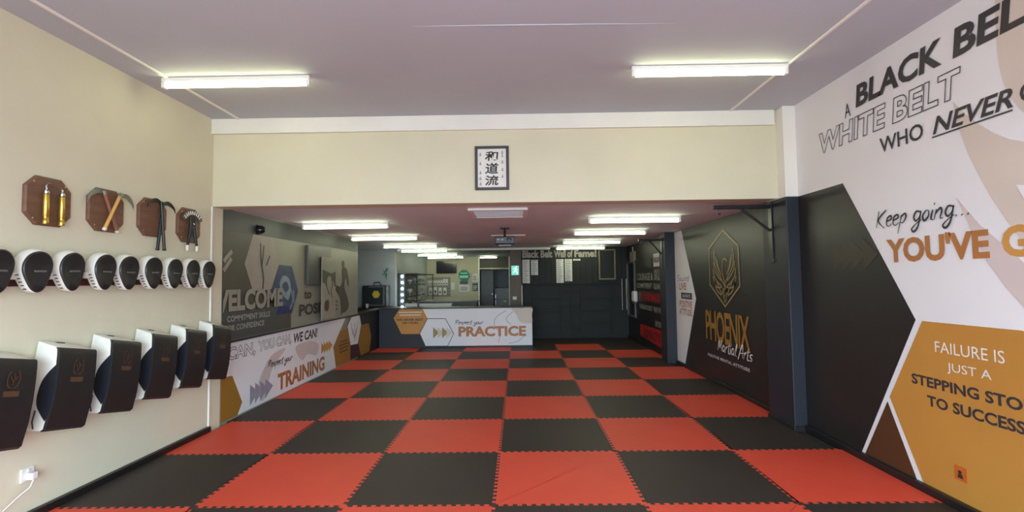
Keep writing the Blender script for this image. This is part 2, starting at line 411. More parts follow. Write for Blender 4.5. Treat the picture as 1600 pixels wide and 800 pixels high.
# ================================================================== jigsaw mats
NT = 16; AMP = 0.0125
def wave():
    """offset along one metre edge: dovetailed square teeth"""
    out = [(0.0, 0.0)]
    for k in range(NT):
        a = k/NT; d = 1/NT
        for t, o in ((.04, 1), (.46, 1), (.54, -1), (.96, -1)):
            tt = a+d*(t+(-.05 if (o == 1 and t < .2) or (o == -1 and t < .6) else .05)*1.2)
            out.append((tt, o*AMP))
    out = [(max(0.012, min(.988, t)) if i else 0.0, o) for i, (t, o) in enumerate(out)]
    return out
Wv = wave()
def tile_outline():
    p = []
    p += [(t, o) for t, o in Wv]
    p += [(1+o, t) for t, o in Wv]
    p += [(t, 1+o) for t, o in ([(1.0, 0.0)]+Wv[:0:-1])]
    p += [(o, t) for t, o in ([(1.0, 0.0)]+Wv[:0:-1])]
    return p
def clip(pts, x0, x1, y0, y1):
    for ax, lim, sgn in ((0, x0, 1), (0, x1, -1), (1, y0, 1), (1, y1, -1)):
        out = []
        for i in range(len(pts)):
            a, b = pts[i-1], pts[i]; ia = (a[ax]-lim)*sgn >= 0; ib = (b[ax]-lim)*sgn >= 0
            if ia != ib:
                t = (lim-a[ax])/(b[ax]-a[ax]); out.append((a[0]+(b[0]-a[0])*t, a[1]+(b[1]-a[1])*t))
            if ib: out.append(b)
        pts = out
    return pts
def mat_mesh(pts, m):
    pts2 = []
    for p in pts:
        if not pts2 or (abs(p[0]-pts2[-1][0])+abs(p[1]-pts2[-1][1])) > 1e-5: pts2.append(p)
    pts = pts2; k = len(pts)
    ins = []
    for i in range(k):
        a, b, c = Vector(pts[i-1]), Vector(pts[i]), Vector(pts[(i+1) % k])
        d1 = (b-a).normalized(); d2 = (c-b).normalized()
        nn = Vector((-d1.y-d2.y, d1.x+d2.x))
        if nn.length < 1e-4: nn = Vector((-d1.y, d1.x))
        nn.normalize(); ins.append(b+nn*0.0011)
    from mathutils.geometry import tessellate_polygon
    me = bpy.data.meshes.new('foam_tile')
    vs = [(p[0], p[1], FL) for p in pts]+[(p[0], p[1], -.0014) for p in pts]+[(p.x, p.y, 0) for p in ins]
    fs = []
    for i in range(k):
        j = (i+1) % k; fs += [(i, j, k+j, k+i), (k+i, k+j, 2*k+j, 2*k+i)]
    fs.append(tuple(range(2*k, 3*k)))
    me.from_pydata(vs, [], fs); me.materials.append(M_[m]); me.update(); return me
matfloor = thing('jigsaw_mat_floor', 'red and black chequered floor of interlocking foam mats', 'floor mat', (0, 0, FL))
_mm = {}
OUT = tile_outline()
for j in range(-5, 9):
    for c in range(-3, 3):
        m = 'mat_red' if ((c+j) % 2 == 0 and j != 8) else 'mat_black'
        if j == 8 and c < 0: continue
        x0, x1, y0, y1 = -.1, 1.1, -.1, 1.1
        if c == -3: x0 = (XL+.041 if j < 2 else XL+.002)-c
        if c == 2: x1 = (2.822 if j in (1,) else XR-.042 if j != 5 else 2.788)-c
        if j == -5: y0 = YF+.01-j
        if j == 8 and c == 0: x0 = .29-c
        if j == 8: y1 = 1.15
        key = (m, round(x0, 3), round(x1, 3), round(y0, 3), round(y1, 3))
        if key not in _mm: _mm[key] = mat_mesh(clip(OUT, x0, x1, y0, y1), m)
        o = bpy.data.objects.new('foam_tile', _mm[key]); C.objects.link(o); o.parent = matfloor
        o.location = (c, j, -FL)

# ================================================================== right wall mural, front room
P = lambda name, m, pts, n=.004, face=R, parent=None: poly(name, m, face, pts, n, parent if parent else wr)
P('mural_panel', 'beige_print', smoothline([(-.515, 3.19), (-.505, 2.807), (-.542, 2.536), (-.66, 2.33), (-.85, 2.22), (-1.1, 2.3), (-1.2, 2.8), (-1.1, 3.19)])+[(-.8, 3.19)], .003)
P('mural_panel', 'beige_print', [(-.205, 2.585), (-.215, 2.47), (-.246, 2.36), (-.295, 2.21), (-.355, 2.065), (-.42, 1.93), (-.503, 1.784), (-.60, 1.62), (-.8, 1.4), (-.95, 1.65), (-1.0, 1.95), (-.8, 2.1), (-.70, 2.18), (-.617, 2.208), (-.539, 2.246), (-.45, 2.31), (-.374, 2.379), (-.28, 2.48)], .003)
P('mural_panel', 'rose_print', [(-.19, 1.973), (-.28, 1.76), (-.374, 1.552), (-.47, 1.41), (-.60, 1.26), (-.9, 1.0), (-.9, 1.2), (-.576, 1.545), (-.45, 1.67), (-.337, 1.781)], .004)
P('mural_panel', 'white_wall', [(-.565, 1.978), (-.60, 1.90), (-.7, 1.80), (-.8, 1.9), (-.65, 1.96)], .006)
P('mural_panel', 'black_vinyl', [(1.54, 2.274), (.879, 2.274), (.183, 1.169), (.811, .02), (1.54, .02)])
P('mural_panel', 'gold_vinyl', [(.125, 1.165), (-.549, 1.168), (-1.2, .6), (-.9, .02), (.169, .02), (.459, .569)])
P('mural_panel', 'brown_vinyl', [(.485, .527), (.77, .02), (.231, .02)])
for i, y0 in enumerate((1.045, .91, .80, .665)):
    P('arrow_mark', 'faint_print', [(y0, 1.785), (y0-.165, 1.65), (y0, 1.525)], .0045+.0005*i)
lettering('A', R, .809, .738, 2.815, 2.93, 'grey_print', .0, parent=wr)
lettering('BLACK', R, .673, -.145, 2.853, 3.038, 'grey_print', .035, .12, parent=wr)
lettering('BELT', R, -.222, -.86, 2.853, 3.038, 'grey_print', .035, .12, parent=wr)
lettering('WHITE BELT', R, 1.17, -.275, 2.597, 2.787, 'grey_print', .03, .12, .014, parent=wr)
lettering('WHO', R, .432, .03, 2.416, 2.53, 'grey_print', .012, parent=wr)
lettering('NEVER', R, -.045, -.578, 2.416, 2.53, 'grey_print', .022, .3, parent=wr)
lettering('GAVE UP', R, -.615, -1.25, 2.416, 2.53, 'grey_print', .012, parent=wr)
P('underline', 'grey_print', [(-.038, 2.405), (-.57, 2.405), (-.57, 2.396), (-.038, 2.396)], .006)
script('Keep going...', R, .505, -.275, 1.85, .125, 'grey_print', .012, parent=wr)
lettering("YOU'VE", R, .415, -.39, 1.576, 1.757, 'copper_print', .04, parent=wr)
lettering("GOT THIS", R, -.465, -1.5, 1.576, 1.757, 'gold_print', .04, parent=wr)
lettering('FAILURE IS', R, .03, -.44, .967, 1.04, 'light_print', 0, parent=wr)
lettering('JUST A', R, -.055, -.355, .840, .912, 'light_print', 0, parent=wr)
lettering('STEPPING STONE', R, .24, -.68, .718, .79, 'grey_print', .03, parent=wr)
lettering('TO SUCCESS', R, .115, -.535, .592, .665, 'grey_print', .03, parent=wr)
P('sticker', 'orange_sticker', [(-.068, .268), (-.156, .268), (-.156, .178), (-.068, .178)], .006)
st = MB(); st.lathe((XR-.009, -.11, .232), [(.012, -.001), (.012, .001)], 10, 'x'); st.add([R.pt(-.09, .195, .008), R.pt(-.132, .195, .008), R.pt(-.125, .22, .008), R.pt(-.098, .22, .008)], [(0, 1, 2, 3)])
st.build('sticker_mark', 'ink', wr)
# ------------------------------------------------------------------ right wall, back room
P('mural_panel', 'white_wall', [(5.40, ZB-.01), (5.02, ZB-.01), (4.43, 1.155), (5.03, .03), (5.40, .03)], parent=wr2)
script('Sound', R, 5.33, 4.68, 1.43, .10, 'mauve_print', .014, parent=wr2)
lettering('LIVE!', R, 5.20, 4.84, 1.28, 1.40, 'copper_print', .02, parent=wr2)
P('mural_panel', 'grey_print', [(5.12, 1.235), (4.60, 1.235), (4.60, 1.13), (5.12, 1.13)], .005, parent=wr2)
lettering('ALWAYS', R, 5.05, 4.67, 1.155, 1.21, 'light_print', .01, n=.009, parent=wr2)
lettering('POSITIVE', R, 5.20, 4.60, .985, 1.10, 'copper_print', .02, parent=wr2)
lettering('ATTITUDE.', R, 5.22, 4.60, .86, .965, 'copper_print', .02, parent=wr2)
# gold bird emblem in its hexagon
EB = [(3.34, 2.125), (3.835, 1.90), (3.84, 1.38), (3.34, 1.09), (2.885, 1.37), (2.895, 1.88)]
strokes('emblem_outline', 'emblem_print', R, [EB+[EB[0]]], .03, .006, wr2, smooth=False)
eb = []
cy = 3.35
for sg in (1, -1):
    X = lambda d: cy+sg*d
    eb += [[(X(.30), 1.86), (X(.31), 1.72), (X(.25), 1.60), (X(.13), 1.50), (X(.05), 1.42)],
           [(X(.34), 1.70), (X(.30), 1.58), (X(.20), 1.50), (X(.10), 1.44)],
           [(X(.36), 1.60), (X(.33), 1.50), (X(.22), 1.42), (X(.10), 1.37)],
           [(X(.37), 1.50), (X(.30), 1.38), (X(.18), 1.34), (X(.07), 1.36)],
           [(X(.33), 1.42), (X(.24), 1.30), (X(.10), 1.24)],
           [(X(.24), 1.42), (X(.15), 1.32), (X(.08), 1.26), (X(.04), 1.34)],
           [(X(.26), 1.78), (X(.22), 1.66), (X(.14), 1.56)],
           [(X(.22), 1.74), (X(.17), 1.62), (X(.09), 1.52)]]
eb += [[(cy-.10, 1.70), (cy-.04, 1.735), (cy+.03, 1.71), (cy+.05, 1.60), (cy+.02, 1.48), (cy-.04, 1.38), (cy-.03, 1.28), (cy+.02, 1.20)],
       [(cy, 1.34), (cy+.03, 1.24), (cy-.01, 1.14)], [(cy-.05, 1.32), (cy-.06, 1.22), (cy-.02, 1.15)],
       [(cy+.04, 1.42), (cy-.03, 1.34), (cy-.02, 1.25)]]
strokes('emblem_bird', 'emblem_print', R, eb, .022, .006, wr2)
lettering('PHOENIX', R, 4.05, 2.665, .575, 1.01, 'gold_dark', .02, parent=wr2, spacing=.9)
script('Martial Arts', R, 3.62, 2.60, .47, .15, 'light_print', .016, n=.012, parent=wr2)
lettering('POSITIVE MENTAL ATTITUDE', R, 4.0, 2.70, .335, .375, 'light_print', .02, parent=wr2, spacing=1.25)
# painted creed wall beyond the far pillar
lettering('COURAGE &', R, 8.20, 6.85, 1.44, 1.60, 'fog_print', .03, parent=wr2)
lettering('SKILL', R, 6.75, 6.2, 1.44, 1.66, 'fog_print', .03, parent=wr2)
lettering('COMMITMENT', R, 8.20, 6.95, 1.26, 1.38, 'fog_print', .03, parent=wr2)
lettering('GUARD', R, 6.80, 6.22, 1.26, 1.38, 'fog_print', .03, parent=wr2)
P('mural_panel', 'light_print', [(6.78, 1.98), (6.2, 1.98), (6.2, 1.72), (6.78, 1.72)], .005, parent=wr2)
lettering('BELIEVE', R, 6.72, 6.26, 1.80, 1.90, 'grey_print', .02, n=.01, parent=wr2)
P('mural_panel', 'slate_print', [(7.4, 1.92), (6.95, 1.92), (6.95, 1.72), (7.4, 1.72)], .005, parent=wr2)
P('mural_panel', 'dull_red_print', [(8.0, 1.2), (6.22, 1.18), (6.22, .98), (8.0, .98)], .005, parent=wr2)
lettering('CONFIDENCE', R, 7.7, 6.4, 1.02, 1.14, 'red_print', .03, n=.01, parent=wr2)
lettering('THE BLACK BELT', R, 8.05, 6.95, .80, .90, 'fog_print', .03, parent=wr2)
lettering('WAY WILL', R, 6.85, 6.22, .78, .90, 'fog_print', .03, parent=wr2)
lettering('IN YOURS', R, 6.75, 6.22, .50, .62, 'fog_print', .03, parent=wr2)
P('mural_panel', 'red_print', [(8.0, .44), (6.22, .46), (6.22, .12), (8.0, .18)], .005, parent=wr2)
lettering('LOYALTY', R, 7.7, 6.4, .19, .38, 'dull_red_print', .04, n=.01, parent=wr2)

# ================================================================== left wall graphics
PL = lambda name, m, pts, n=.004, parent=None: poly(name, m, Lf, pts, n, parent if parent else wl2)
# low banner
PL('mural_panel', 'white_wall', [(1.87, .02), (1.87, .838), (5.60, .838), (5.30, .62), (5.0, .385), (5.13, .02)], .004)
PL('mural_panel', 'gold_dark', [(1.865, .49), (2.07, .475), (2.27, .14), (2.18, .02), (1.865, .02)], .006)
lettering('CAN,', Lf, 1.975, 2.54, .62, .79, 'grey_print', .03, 0, .018, parent=wl2)
lettering('YOU CAN,', Lf, 2.60, 3.46, .63, .785, 'grey_print', .03, 0, .018, parent=wl2)
lettering('WE CAN!', Lf, 3.53, 4.34, .635, .775, 'grey_print', .03, .15, parent=wl2)
script('Respect your', Lf, 2.83, 3.50, .42, .085, 'grey_print', .012, parent=wl2)
lettering('TRAINING', Lf, 3.09, 4.63, .075, .30, 'copper_print', .04, parent=wl2)
for i, y0 in enumerate((2.43, 2.54, 2.65, 2.77)): PL('arrow_mark', 'mauve_print', [(y0, .30), (y0+.19, .18), (y0, .06)], .006+.001*i)
for i, y0 in enumerate((4.50, 4.60, 4.70, 4.80)): PL('arrow_mark', 'gold_print', [(y0, .52), (y0+.16, .43), (y0, .34)], .005+.001*i)
PL('mural_panel', 'rose_print', smoothline([(2.6, .25), (2.9, .55), (3.3, .60), (2.95, .40), (2.8, .12), (2.7, .05)], True), .005)
PL('mural_panel', 'rose_print', smoothline([(3.6, .58), (4.1, .60), (4.4, .5), (4.3, .36), (4.0, .42), (3.8, .36)], True), .005)
PL('mural_panel', 'gold_dark', [(5.0, .385), (5.31, .622), (5.82, .63), (6.10, .3), (5.83, .03), (5.13, .03)], .007)
for k, (z, w) in enumerate(((.42, .18), (.36, .26), (.30, .22), (.24, .2))): PL('print_line', 'brown_vinyl', [(5.5-w, z), (5.5+w, z), (5.5+w, z+.022), (5.5-w, z+.022)], .009)
PL('mural_panel', 'maroon_print', [(5.84, .30), (6.25, .28), (6.45, .03), (5.84, .03)], .008)
WH = [(5.66, .673), (5.88, .835), (6.35, .835), (6.46, .63), (6.25, .276), (5.84, .30)]
PL('mural_panel', 'white_wall', WH, .010)
strokes('emblem_outline', 'grey_print', Lf, [WH+[WH[0]]], .018, .012, wl2, smooth=False)
strokes('emblem_bird', 'mauve_print', Lf, [[(5.86, .72), (5.92, .55), (6.05, .45)], [(6.26, .72), (6.2, .55), (6.06, .45)], [(6.05, .70), (6.08, .5), (6.05, .36)], [(5.95, .6), (6.03, .42)], [(6.17, .6), (6.08, .42)]], .02, .013, wl2)
PL('mural_panel', 'gold_dark', [(6.44, .62), (6.96, .62), (7.13, .33), (7.01, .02), (6.45, .02), (6.30, .27)], .007, wl3)
# upper mural
PL('mural_panel', 'slate_print', [(1.87, 2.29), (6.26, 2.29), (6.26, 2.068), (1.87, 2.068)], .003)
PL('mural_panel', 'olive_print', [(1.865, 2.067), (2.46, 2.067), (2.6, 2.067), (3.0, 1.40), (3.45, 1.2), (3.45, .865), (1.865, .865)], .003)
PL('mural_panel', 'suit_print', [(2.46, 2.067), (2.9, 2.06), (3.09, 1.737), (2.90, 1.405), (2.47, 1.39), (2.285, 1.711)], .005)
strokes('suit_lapel', 'olive_print', Lf, [[(2.62, 1.97), (2.64, 1.75), (2.70, 1.55), (2.68, 1.40)], [(2.85, 1.83), (2.76, 1.70)], [(2.70, 1.95), (2.66, 1.7)]], .03, .007, wl2)
strokes('fist_print', 'suit_print', Lf, [[(1.88, 1.72), (1.95, 1.78), (2.03, 1.84)], [(1.88, 1.62), (1.96, 1.70), (2.02, 1.76)]], .05, .006, wl2)
PL('mural_panel', 'slate_print', [(1.865, 1.17), (3.1, 1.17), (3.35, 1.10), (3.02, .865), (1.865, .865)], .006)
PL('mural_panel', 'blue_print', [(3.10, 1.722), (3.449, 1.713), (3.653, 1.363), (3.47, 1.06), (3.02, 1.06), (2.895, 1.405)], .007)
PL('face_print', 'blue_pale_print', smoothline([(3.12, 1.50), (3.22, 1.58), (3.38, 1.53), (3.42, 1.38), (3.34, 1.25), (3.16, 1.36)], True), .009)
PL('face_print', 'blue_print', smoothline([(3.17, 1.44), (3.28, 1.50), (3.36, 1.42), (3.28, 1.36)], True), .011)
PL('face_print', 'blue_deep_print', [(3.10, 1.20), (3.45, 1.15), (3.44, 1.07), (3.05, 1.07)], .009)
strokes('glove_print', 'blue_pale_print', Lf, [[(3.42, 1.40), (3.48, 1.25), (3.40, 1.12)], [(3.50, 1.38), (3.52, 1.2)]], .03, .010, wl2)
wel = lettering('WELCOME', Lf, 1.60, 3.19, 1.175, 1.42, 'mural_pale', .045, n=.014, parent=wl2)
for o in [wel]:
    me = o.data                                   # the wall end hides the first letter: cut it at the corner
    bm = bmesh.new(); bm.from_mesh(me); bmesh.ops.bisect_plane(bm, geom=bm.verts[:]+bm.edges[:]+bm.faces[:], plane_co=(0, 1.866, 0), plane_no=(0, 1, 0), clear_inner=True); bm.to_mesh(me); bm.free()
lettering('COMMITMENT SKILLS', Lf, 1.95, 2.86, 1.065, 1.13, 'fog_print', .02, n=.010, parent=wl2)
lettering('FOR CONFIDENCE', Lf, 1.92, 2.72, .965, 1.03, 'fog_print', .02, n=.010, parent=wl2)
lettering('to', Lf, 3.84, 4.10, 1.24, 1.37, 'silhouette_print', .03, n=.010, parent=wl2)
lettering('POSITIVE', Lf, 3.69, 5.16, 1.0, 1.17, 'silhouette_print', .035, n=.010, parent=wl2)
PL('figure_print', 'silhouette_print', smoothline([(5.40, 1.72), (5.56, 1.75), (5.68, 1.66), (5.75, 1.45), (5.70, 1.42), (5.60, 1.58), (5.52, 1.40), (5.68, 1.20), (5.75, 1.05), (5.62, .95), (5.42, .93), (5.38, .90), (5.36, 1.05), (5.30, 1.22), (5.15, 1.32), (4.98, 1.42), (5.06, 1.45), (5.30, 1.40), (5.42, 1.50)], True, 4), .006)
PL('figure_print', 'olive_print', smoothline([(5.42, 1.86), (5.50, 1.86), (5.52, 1.78), (5.46, 1.73), (5.41, 1.78)], True, 4), .006)

# ================================================================== front counter
def counter():
    t = thing('reception_counter', 'low reception counter with dark body and printed practice banner front', 'counter', (0, 7.65, 0))
    Fc = Face('B', 0.0)
    boxo('counter_body', 'navy_paint', -2.945, .485, 0.0, .55, 0, .865, t, .004)
    boxo('counter_top', 'dark_desk', -2.945, .50, -.015, .60, .866, .886, t, .004)
    p = lambda n, m, pts, d: poly(n, m, Fc, pts, d, t)
    p('banner', 'white_wall', [(-1.965, .86), (.479, .86), (.479, .035), (-1.42, .035), (-1.272, .306), (-1.456, .643), (-1.86, .65)], .006)
    p('banner', 'gold_vinyl', [(-2.615, .664), (-2.488, .862), (-1.96, .862), (-1.86, .658), (-2.02, .307), (-2.438, .309)], .010)
    hx = [(-2.03, .318), (-1.857, .646), (-1.456, .643), (-1.272, .306), (-1.409, .035), (-1.902, .035)]
    p('banner', 'white_wall', hx, .012)
    strokes('hexagon_outline', 'grey_print', Fc, [hx+[hx[0]]], .016, .015, t, smooth=False)
    for i, x0 in enumerate((-1.73, -1.63, -1.53, -1.43)): p('arrow_mark', 'beige_print' if i % 2 else 'emblem_print', [(x0, .455), (x0+.14, .33), (x0, .21)], .014+.001*i)
    script('Respect your', Fc, -1.24, -.60, .51, .09, 'grey_print', .011, n=.01, parent=t)
    lettering('PRACTICE', Fc, -1.165, .342, .237, .463, 'copper_print', .04, n=.011, parent=t)
    p('banner', 'beige_print', smoothline([(.0, .85), (.12, .72), (.2, .56), (.32, .52), (.475, .53), (.475, .70), (.475, .855), (.2, .855)]), .008)
    strokes('banner_swirl', 'mauve_print', Fc, [[(-.1, .80), (-.32, .66), (-.36, .48), (-.24, .30), (-.28, .10)], [(.05, .78), (-.1, .62), (.0, .5)], [(.3, .24), (.15, .12), (-.05, .08)]], .012, .008, t)
    for z, w, mm in ((.78, .26, 'light_print'), (.72, .24, 'light_print')): p('print_line', mm, [(-2.24-w, z), (-2.24+w, z), (-2.24+w, z+.02), (-2.24-w, z+.02)], .012)
    lettering('WE NEVER REST', Fc, -2.55, -1.95, .60, .65, 'grey_print', .03, n=.013, parent=t)
    lettering('ON YOURS', Fc, -2.42, -2.06, .53, .58, 'grey_print', .03, n=.013, parent=t)
    return t
counter()

# ================================================================== cladding on the back wall
def panelwork():
    zs = 1.375
    xs = [.272+i*.150 for i in range(19)]
    for i, (a, b) in enumerate(zip(xs[:-1], xs[1:])):
        boxo('cladding_board', 'charcoal_panel', a+.005, min(b, XR)-.005, 9.186, 9.2, zs+.02, ZB-.005, wb, .004)
    boxo('dado_rail', 'charcoal_panel', .272, XR, 9.165, 9.2, zs-.02, zs+.02, wb, .005)
    boxo('corner_strip', 'white_trim', .262, .285, 9.17, 9.2, 0, 1.36, wb, .003)
    for x in (.28, .53, 1.255, 1.50, 1.75, 2.515): boxo('stile', 'charcoal_panel', x, x+.04, 9.168, 9.2, 0, zs-.02, wb, .004)
    for x0, x1, zz in ((.57, 1.255, (1.02, .68, .30)), (1.295, 1.50, (1.2, .82, .46)), (1.54, 1.75, (1.2, .82, .25)), (1.79, 2.515, (1.02, .70, .38))):
        for z in zz: boxo('rail', 'charcoal_panel', x0, x1, 9.172, 9.2, z-.02, z+.02, wb, .004)
    for x0, x1 in ((.32, .53), (.57, 1.255), (1.295, 1.50), (1.54, 1.75), (1.79, 2.515)): boxo('bottom_rail', 'charcoal_panel', x0, x1, 9.172, 9.2, 0, .09, wb, .004)
panelwork()
t = thing('wall_sign', 'pale cut-out Black Belt wall lettering above the name boards', 'sign', (0, 9.18, 2.0))
Fs = Face('B', 0)
for w_, a0, a1 in (('Black', .294, .72), ('Belt', .76, 1.06), ('Wall', 1.10, 1.40), ('of', 1.44, 1.58), ('Fame!', 1.62, 2.187)):
    o = lettering(w_, Fs, a0, a1, .04, .235, 'suit_print', .045, n=.012, parent=t, name='word')
def name_board(a0, a1, z0, z1, label):
    t = thing('name_board', label, 'name board', ((a0+a1)/2, 9.186, z0), group='name boards under the wall lettering')
    hw = (a1-a0)/2; h = z1-z0; n = max(1, round(h/.045))
    for k in range(n):
        z = h*k/n
        q = MB().box(-hw, hw, -.012, 0, z+.003, z+h/n-.003).build('name_plate', 'paper', t)
        MB().box(-hw*.8, hw*(.1+.6*random.random()), -.0135, -.0125, z+h/n*.35, z+h/n*.6).build('name_print', 'paper_print', q)
name_board(.294, .478, 1.375, 2.0, 'leftmost tall white board of name plates, beside the exit sign')
name_board(.515, .69, 1.60, 1.99, 'short white board of name plates, second from the left')
name_board(1.158, 1.343, 1.365, 2.0, 'longest cream board of name plates, under the middle of the lettering')
name_board(1.375, 1.56, 1.43, 2.0, 'cream board of name plates, rightmost of the tall ones')
name_board(1.59, 1.77, 1.955, 2.0, 'single name plate right of the tall boards')
t = thing('framed_board', 'dark board in a thin wooden frame at the right of the back wall', 'board', (2.45, 9.186, 1.46))
MB().box(-.19, .19, -.01, 0, .04, .74).build('board', 'charcoal_panel', t)
for a, b_, c_, d in ((-.215, -.18, 0, .78), (.18, .215, 0, .78)): MB().box(a, b_, -.03, 0, c_, d, .004).build('frame_bar', 'frame_wood', t)
for c_, d in ((0, .04), (.74, .78)): MB().box(-.18, .18, -.03, 0, c_, d, .004).build('frame_bar', 'frame_wood', t)

# ================================================================== lights
def batten(x, y, zc, w, label, glow='tube_glow', group=None):
    t = thing('fluorescent_light', label, 'ceiling light', (x, y, zc), group=group)
    MB().box(-w/2, w/2, -.026, .026, -.035, 0, .006).build('batten_body', 'lamp_body', t)
    for s in (-1, 1): MB().box(s*(w/2-.03), s*w/2, -.022, .022, -.085, -.035, .004).build('lamp_holder', 'lamp_body', t)
    MB().tube([(-w/2+.03, 0, -.066), (w/2-.03, 0, -.066)], .017, 10).build('tube', glow, t)
    return t
batten(-2.13, .64, ZC, 1.23, 'left fluorescent tube light on the high front ceiling', 'tube_glow_front')
batten(1.743, .58, ZC, 1.25, 'right fluorescent tube light on the high front ceiling', 'tube_glow_front')
batten(-2.13, -2.3, ZC, 1.23, 'fluorescent tube light on the front ceiling behind the left one', 'tube_glow_front')
batten(1.743, -2.3, ZC, 1.25, 'fluorescent tube light on the front ceiling behind the right one', 'tube_glow_front')
G1 = 'left row of tube lights on the low ceiling'; G2 = 'right row of tube lights on the low ceiling'
nth = ['nearest', 'second nearest', 'third nearest', 'fourth nearest', 'fifth', 'farthest']
for i, y in enumerate((3.36, 5.31, 7.37, 8.97, 11.0, 12.6)): batten(-2.18, y, ZB, 1.19, nth[i]+' tube light of the left row on the low ceiling', 'tube_glow', G1)
for i, y in enumerate((3.12, 4.84, 6.87, 8.70)): batten(1.72, y, ZB, 1.21, ['nearest', 'second nearest', 'third nearest', 'farthest'][i]+' tube light of the right row on the low ceiling', 'tube_glow', G2)
batten(-.80, 12.9, ZB, .60, 'short tube light above the dark doorway in reception')
t = thing('ceiling_vent', 'square white air vent set in the low ceiling behind the beam', 'air vent', (-.04, 2.53, ZB))
for a in ((-.34, .34, -.36, -.31), (-.34, .34, .31, .36), (-.34, -.29, -.31, .31), (.29, .34, -.31, .31)): MB().box(a[0], a[1], a[2], a[3], -.03, 0, .008).build('frame_bar', 'lamp_body', t)
for k in range(6): MB().box(-.29, .29, -.27+k*.1, -.265+k*.1+.03, -.022, -.006).build('louvre', 'ceiling_dim_paint', t)
MB().box(-.29, .29, -.31, .31, -.006, 0).build('backing', 'slate_print', t)
t = thing('projector', 'black projector hung from the low ceiling on a short pole', 'projector', (-.02, 4.35, ZB))
MB().box(-.07, .07, -.07, .07, -.015, 0, .003).build('ceiling_plate', 'black_metal', t)
MB().tube([(0, 0, -.01), (0, 0, -.14)], .02, 10).build('pole', 'black_metal', t)
MB().box(-.155, .155, -.12, .14, -.26, -.14, .015).build('body', 'dark_plastic', t)
l_ = MB(); l_.lathe((.07, -.12, -.20), [(.038, .0), (.038, -.02), (.028, -.022), (.026, -.01)], 14, 'y'); l_.build('lens', 'screen_glass', t, True)
MB().box(-.13, -.02, -.125, -.12, -.24, -.17).build('front_grille', 'strap_grey', t)
for k in (0, 1): MB().box(-.11+k*.06, -.08+k*.06, -.127, -.122, -.195, -.185).build('indicator_light', 'lamp_body', t)
MB().box(-.1, .1, -.02, .06, -.285, -.26, .008).build('under_tray', 'grey_metal', t)
tag(boxo('ceiling_bar', 'lamp_body', -.30, .32, 5.5, 5.54, ZB-.02, ZB, None, .004), 'thin white metal bar across the low ceiling behind the projector', 'bar')
t = thing('dome_camera', 'small black security dome at the top of the left mural', 'camera', (XL+.0, 2.57, 2.13))
MB().lathe((.0, 0, 0), [(.055, 0), (.055, .03), (.045, .06), (.025, .08), (.004, .086)], 14, 'x').build('dome', 'screen_glass', t, True)
MB().lathe((.0, 0, 0), [(.065, 0), (.065, .018)], 14, 'x').build('base_ring', 'black_metal', t)

# ================================================================== framed calligraphy on the beam
t = thing('framed_calligraphy', 'framed black brush calligraphy hung in the middle of the beam', 'picture', (-.074, YH, 2.636))
hw, hh = .175, .228
for a, b_, c_, d in ((-hw, -hw+.028, -hh, hh), (hw-.028, hw, -hh, hh), (-hw+.028, hw-.028, -hh, -hh+.028), (-hw+.028, hw-.028, hh-.028, hh)): MB().box(a, b_, -.022, 0, c_, d, .004).build('frame_bar', 'picture_frame_paint', t)
MB().box(-hw+.028, hw-.028, -.008, 0, -hh+.028, hh-.028).build('sheet', 'paper', t)
for ch, z0, z1 in (('和', .075, .175), ('道', -.06, .055), ('流', -.18, -.075)): lettering(ch, Fs, -.072, .068, z0, z1, 'ink', .02, .08, n=.0095, parent=t, name='brush_character')
for x, L_ in ((-.118, (.13, .035, -.06, -.12, -.175)), (.108, (.15, .115, .05, -.03, -.1))):
    b = MB()
    for z in L_:
        for k in range(3): b.box(x-.014+.004*k, x+.012-.003*k, -.0095, -.0088, z+.010*k, z+.005+.010*k)
        b.box(x-.002, x+.003, -.0095, -.0088, z-.005, z+.03)
    b.build('small_writing', 'faint_ink', t)

# ================================================================== plaques with weapons
def octagon(w, h, c):
    return [(-w/2+c, -h/2), (w/2-c, -h/2), (w/2, -h/2+c), (w/2, h/2-c), (w/2-c, h/2), (-w/2+c, h/2), (-w/2, h/2-c), (-w/2, -h/2+c)]
def plaque(y, z, label):
    t = thing('wooden_plaque', label, 'plaque', (XL, y, z), group='weapon plaques on the left wall')
    o = octagon(.325, .325, .075); i = octagon(.305, .305, .07)
    MB().rings([[(0, a, b) for a, b in o], [(.014, a, b) for a, b in o], [(.022, a, b) for a, b in i]]).build('board', 'plaque_wood', t)
    for a, b in ((-.11, .12), (.11, .12), (-.11, -.12), (.11, -.12)): MB().lathe((.022, a, b), [(.006, 0), (.004, .003)], 8, 'x').build('screw_cap', 'brass', t)
    return t
plaque(-.093, 2.045, 'octagonal brown plaque nearest the camera, behind brass nunchaku')
plaque(.367, 2.052, 'octagonal brown plaque behind crossed wooden sickles')
plaque(.84, 2.058, 'octagonal brown plaque behind crossed black sickles')
plaque(1.305, 2.042, 'octagonal brown plaque nearest the opening, behind a fanned headband')
t = thing('nunchaku', 'brass nunchaku with a chain mounted on the nearest plaque', 'nunchaku', (XL+.024, -.093, 2.045))
for y, r in ((-.045, .017), (.068, .017)):
    MB().lathe((.018, y, -.155), [(.016, 0), (.018, .004), (.018, .03), (.015, .034), (.015, .05), (.0175, .054), (.0165, .19), (.014, .20)], 12).build('handle', 'brass', t, True)
    MB().lathe((.018, y, .046), [(.014, 0), (.016, .004), (.014, .022), (.006, .026)], 12).build('handle_cap', 'chrome', t, True)
ch = MB()
pts = smoothline([(-.045, .07), (-.045, .105), (-.03, .118), (.01, .105), (.045, .098), (.066, .095), (.068, .07)], False, 4)
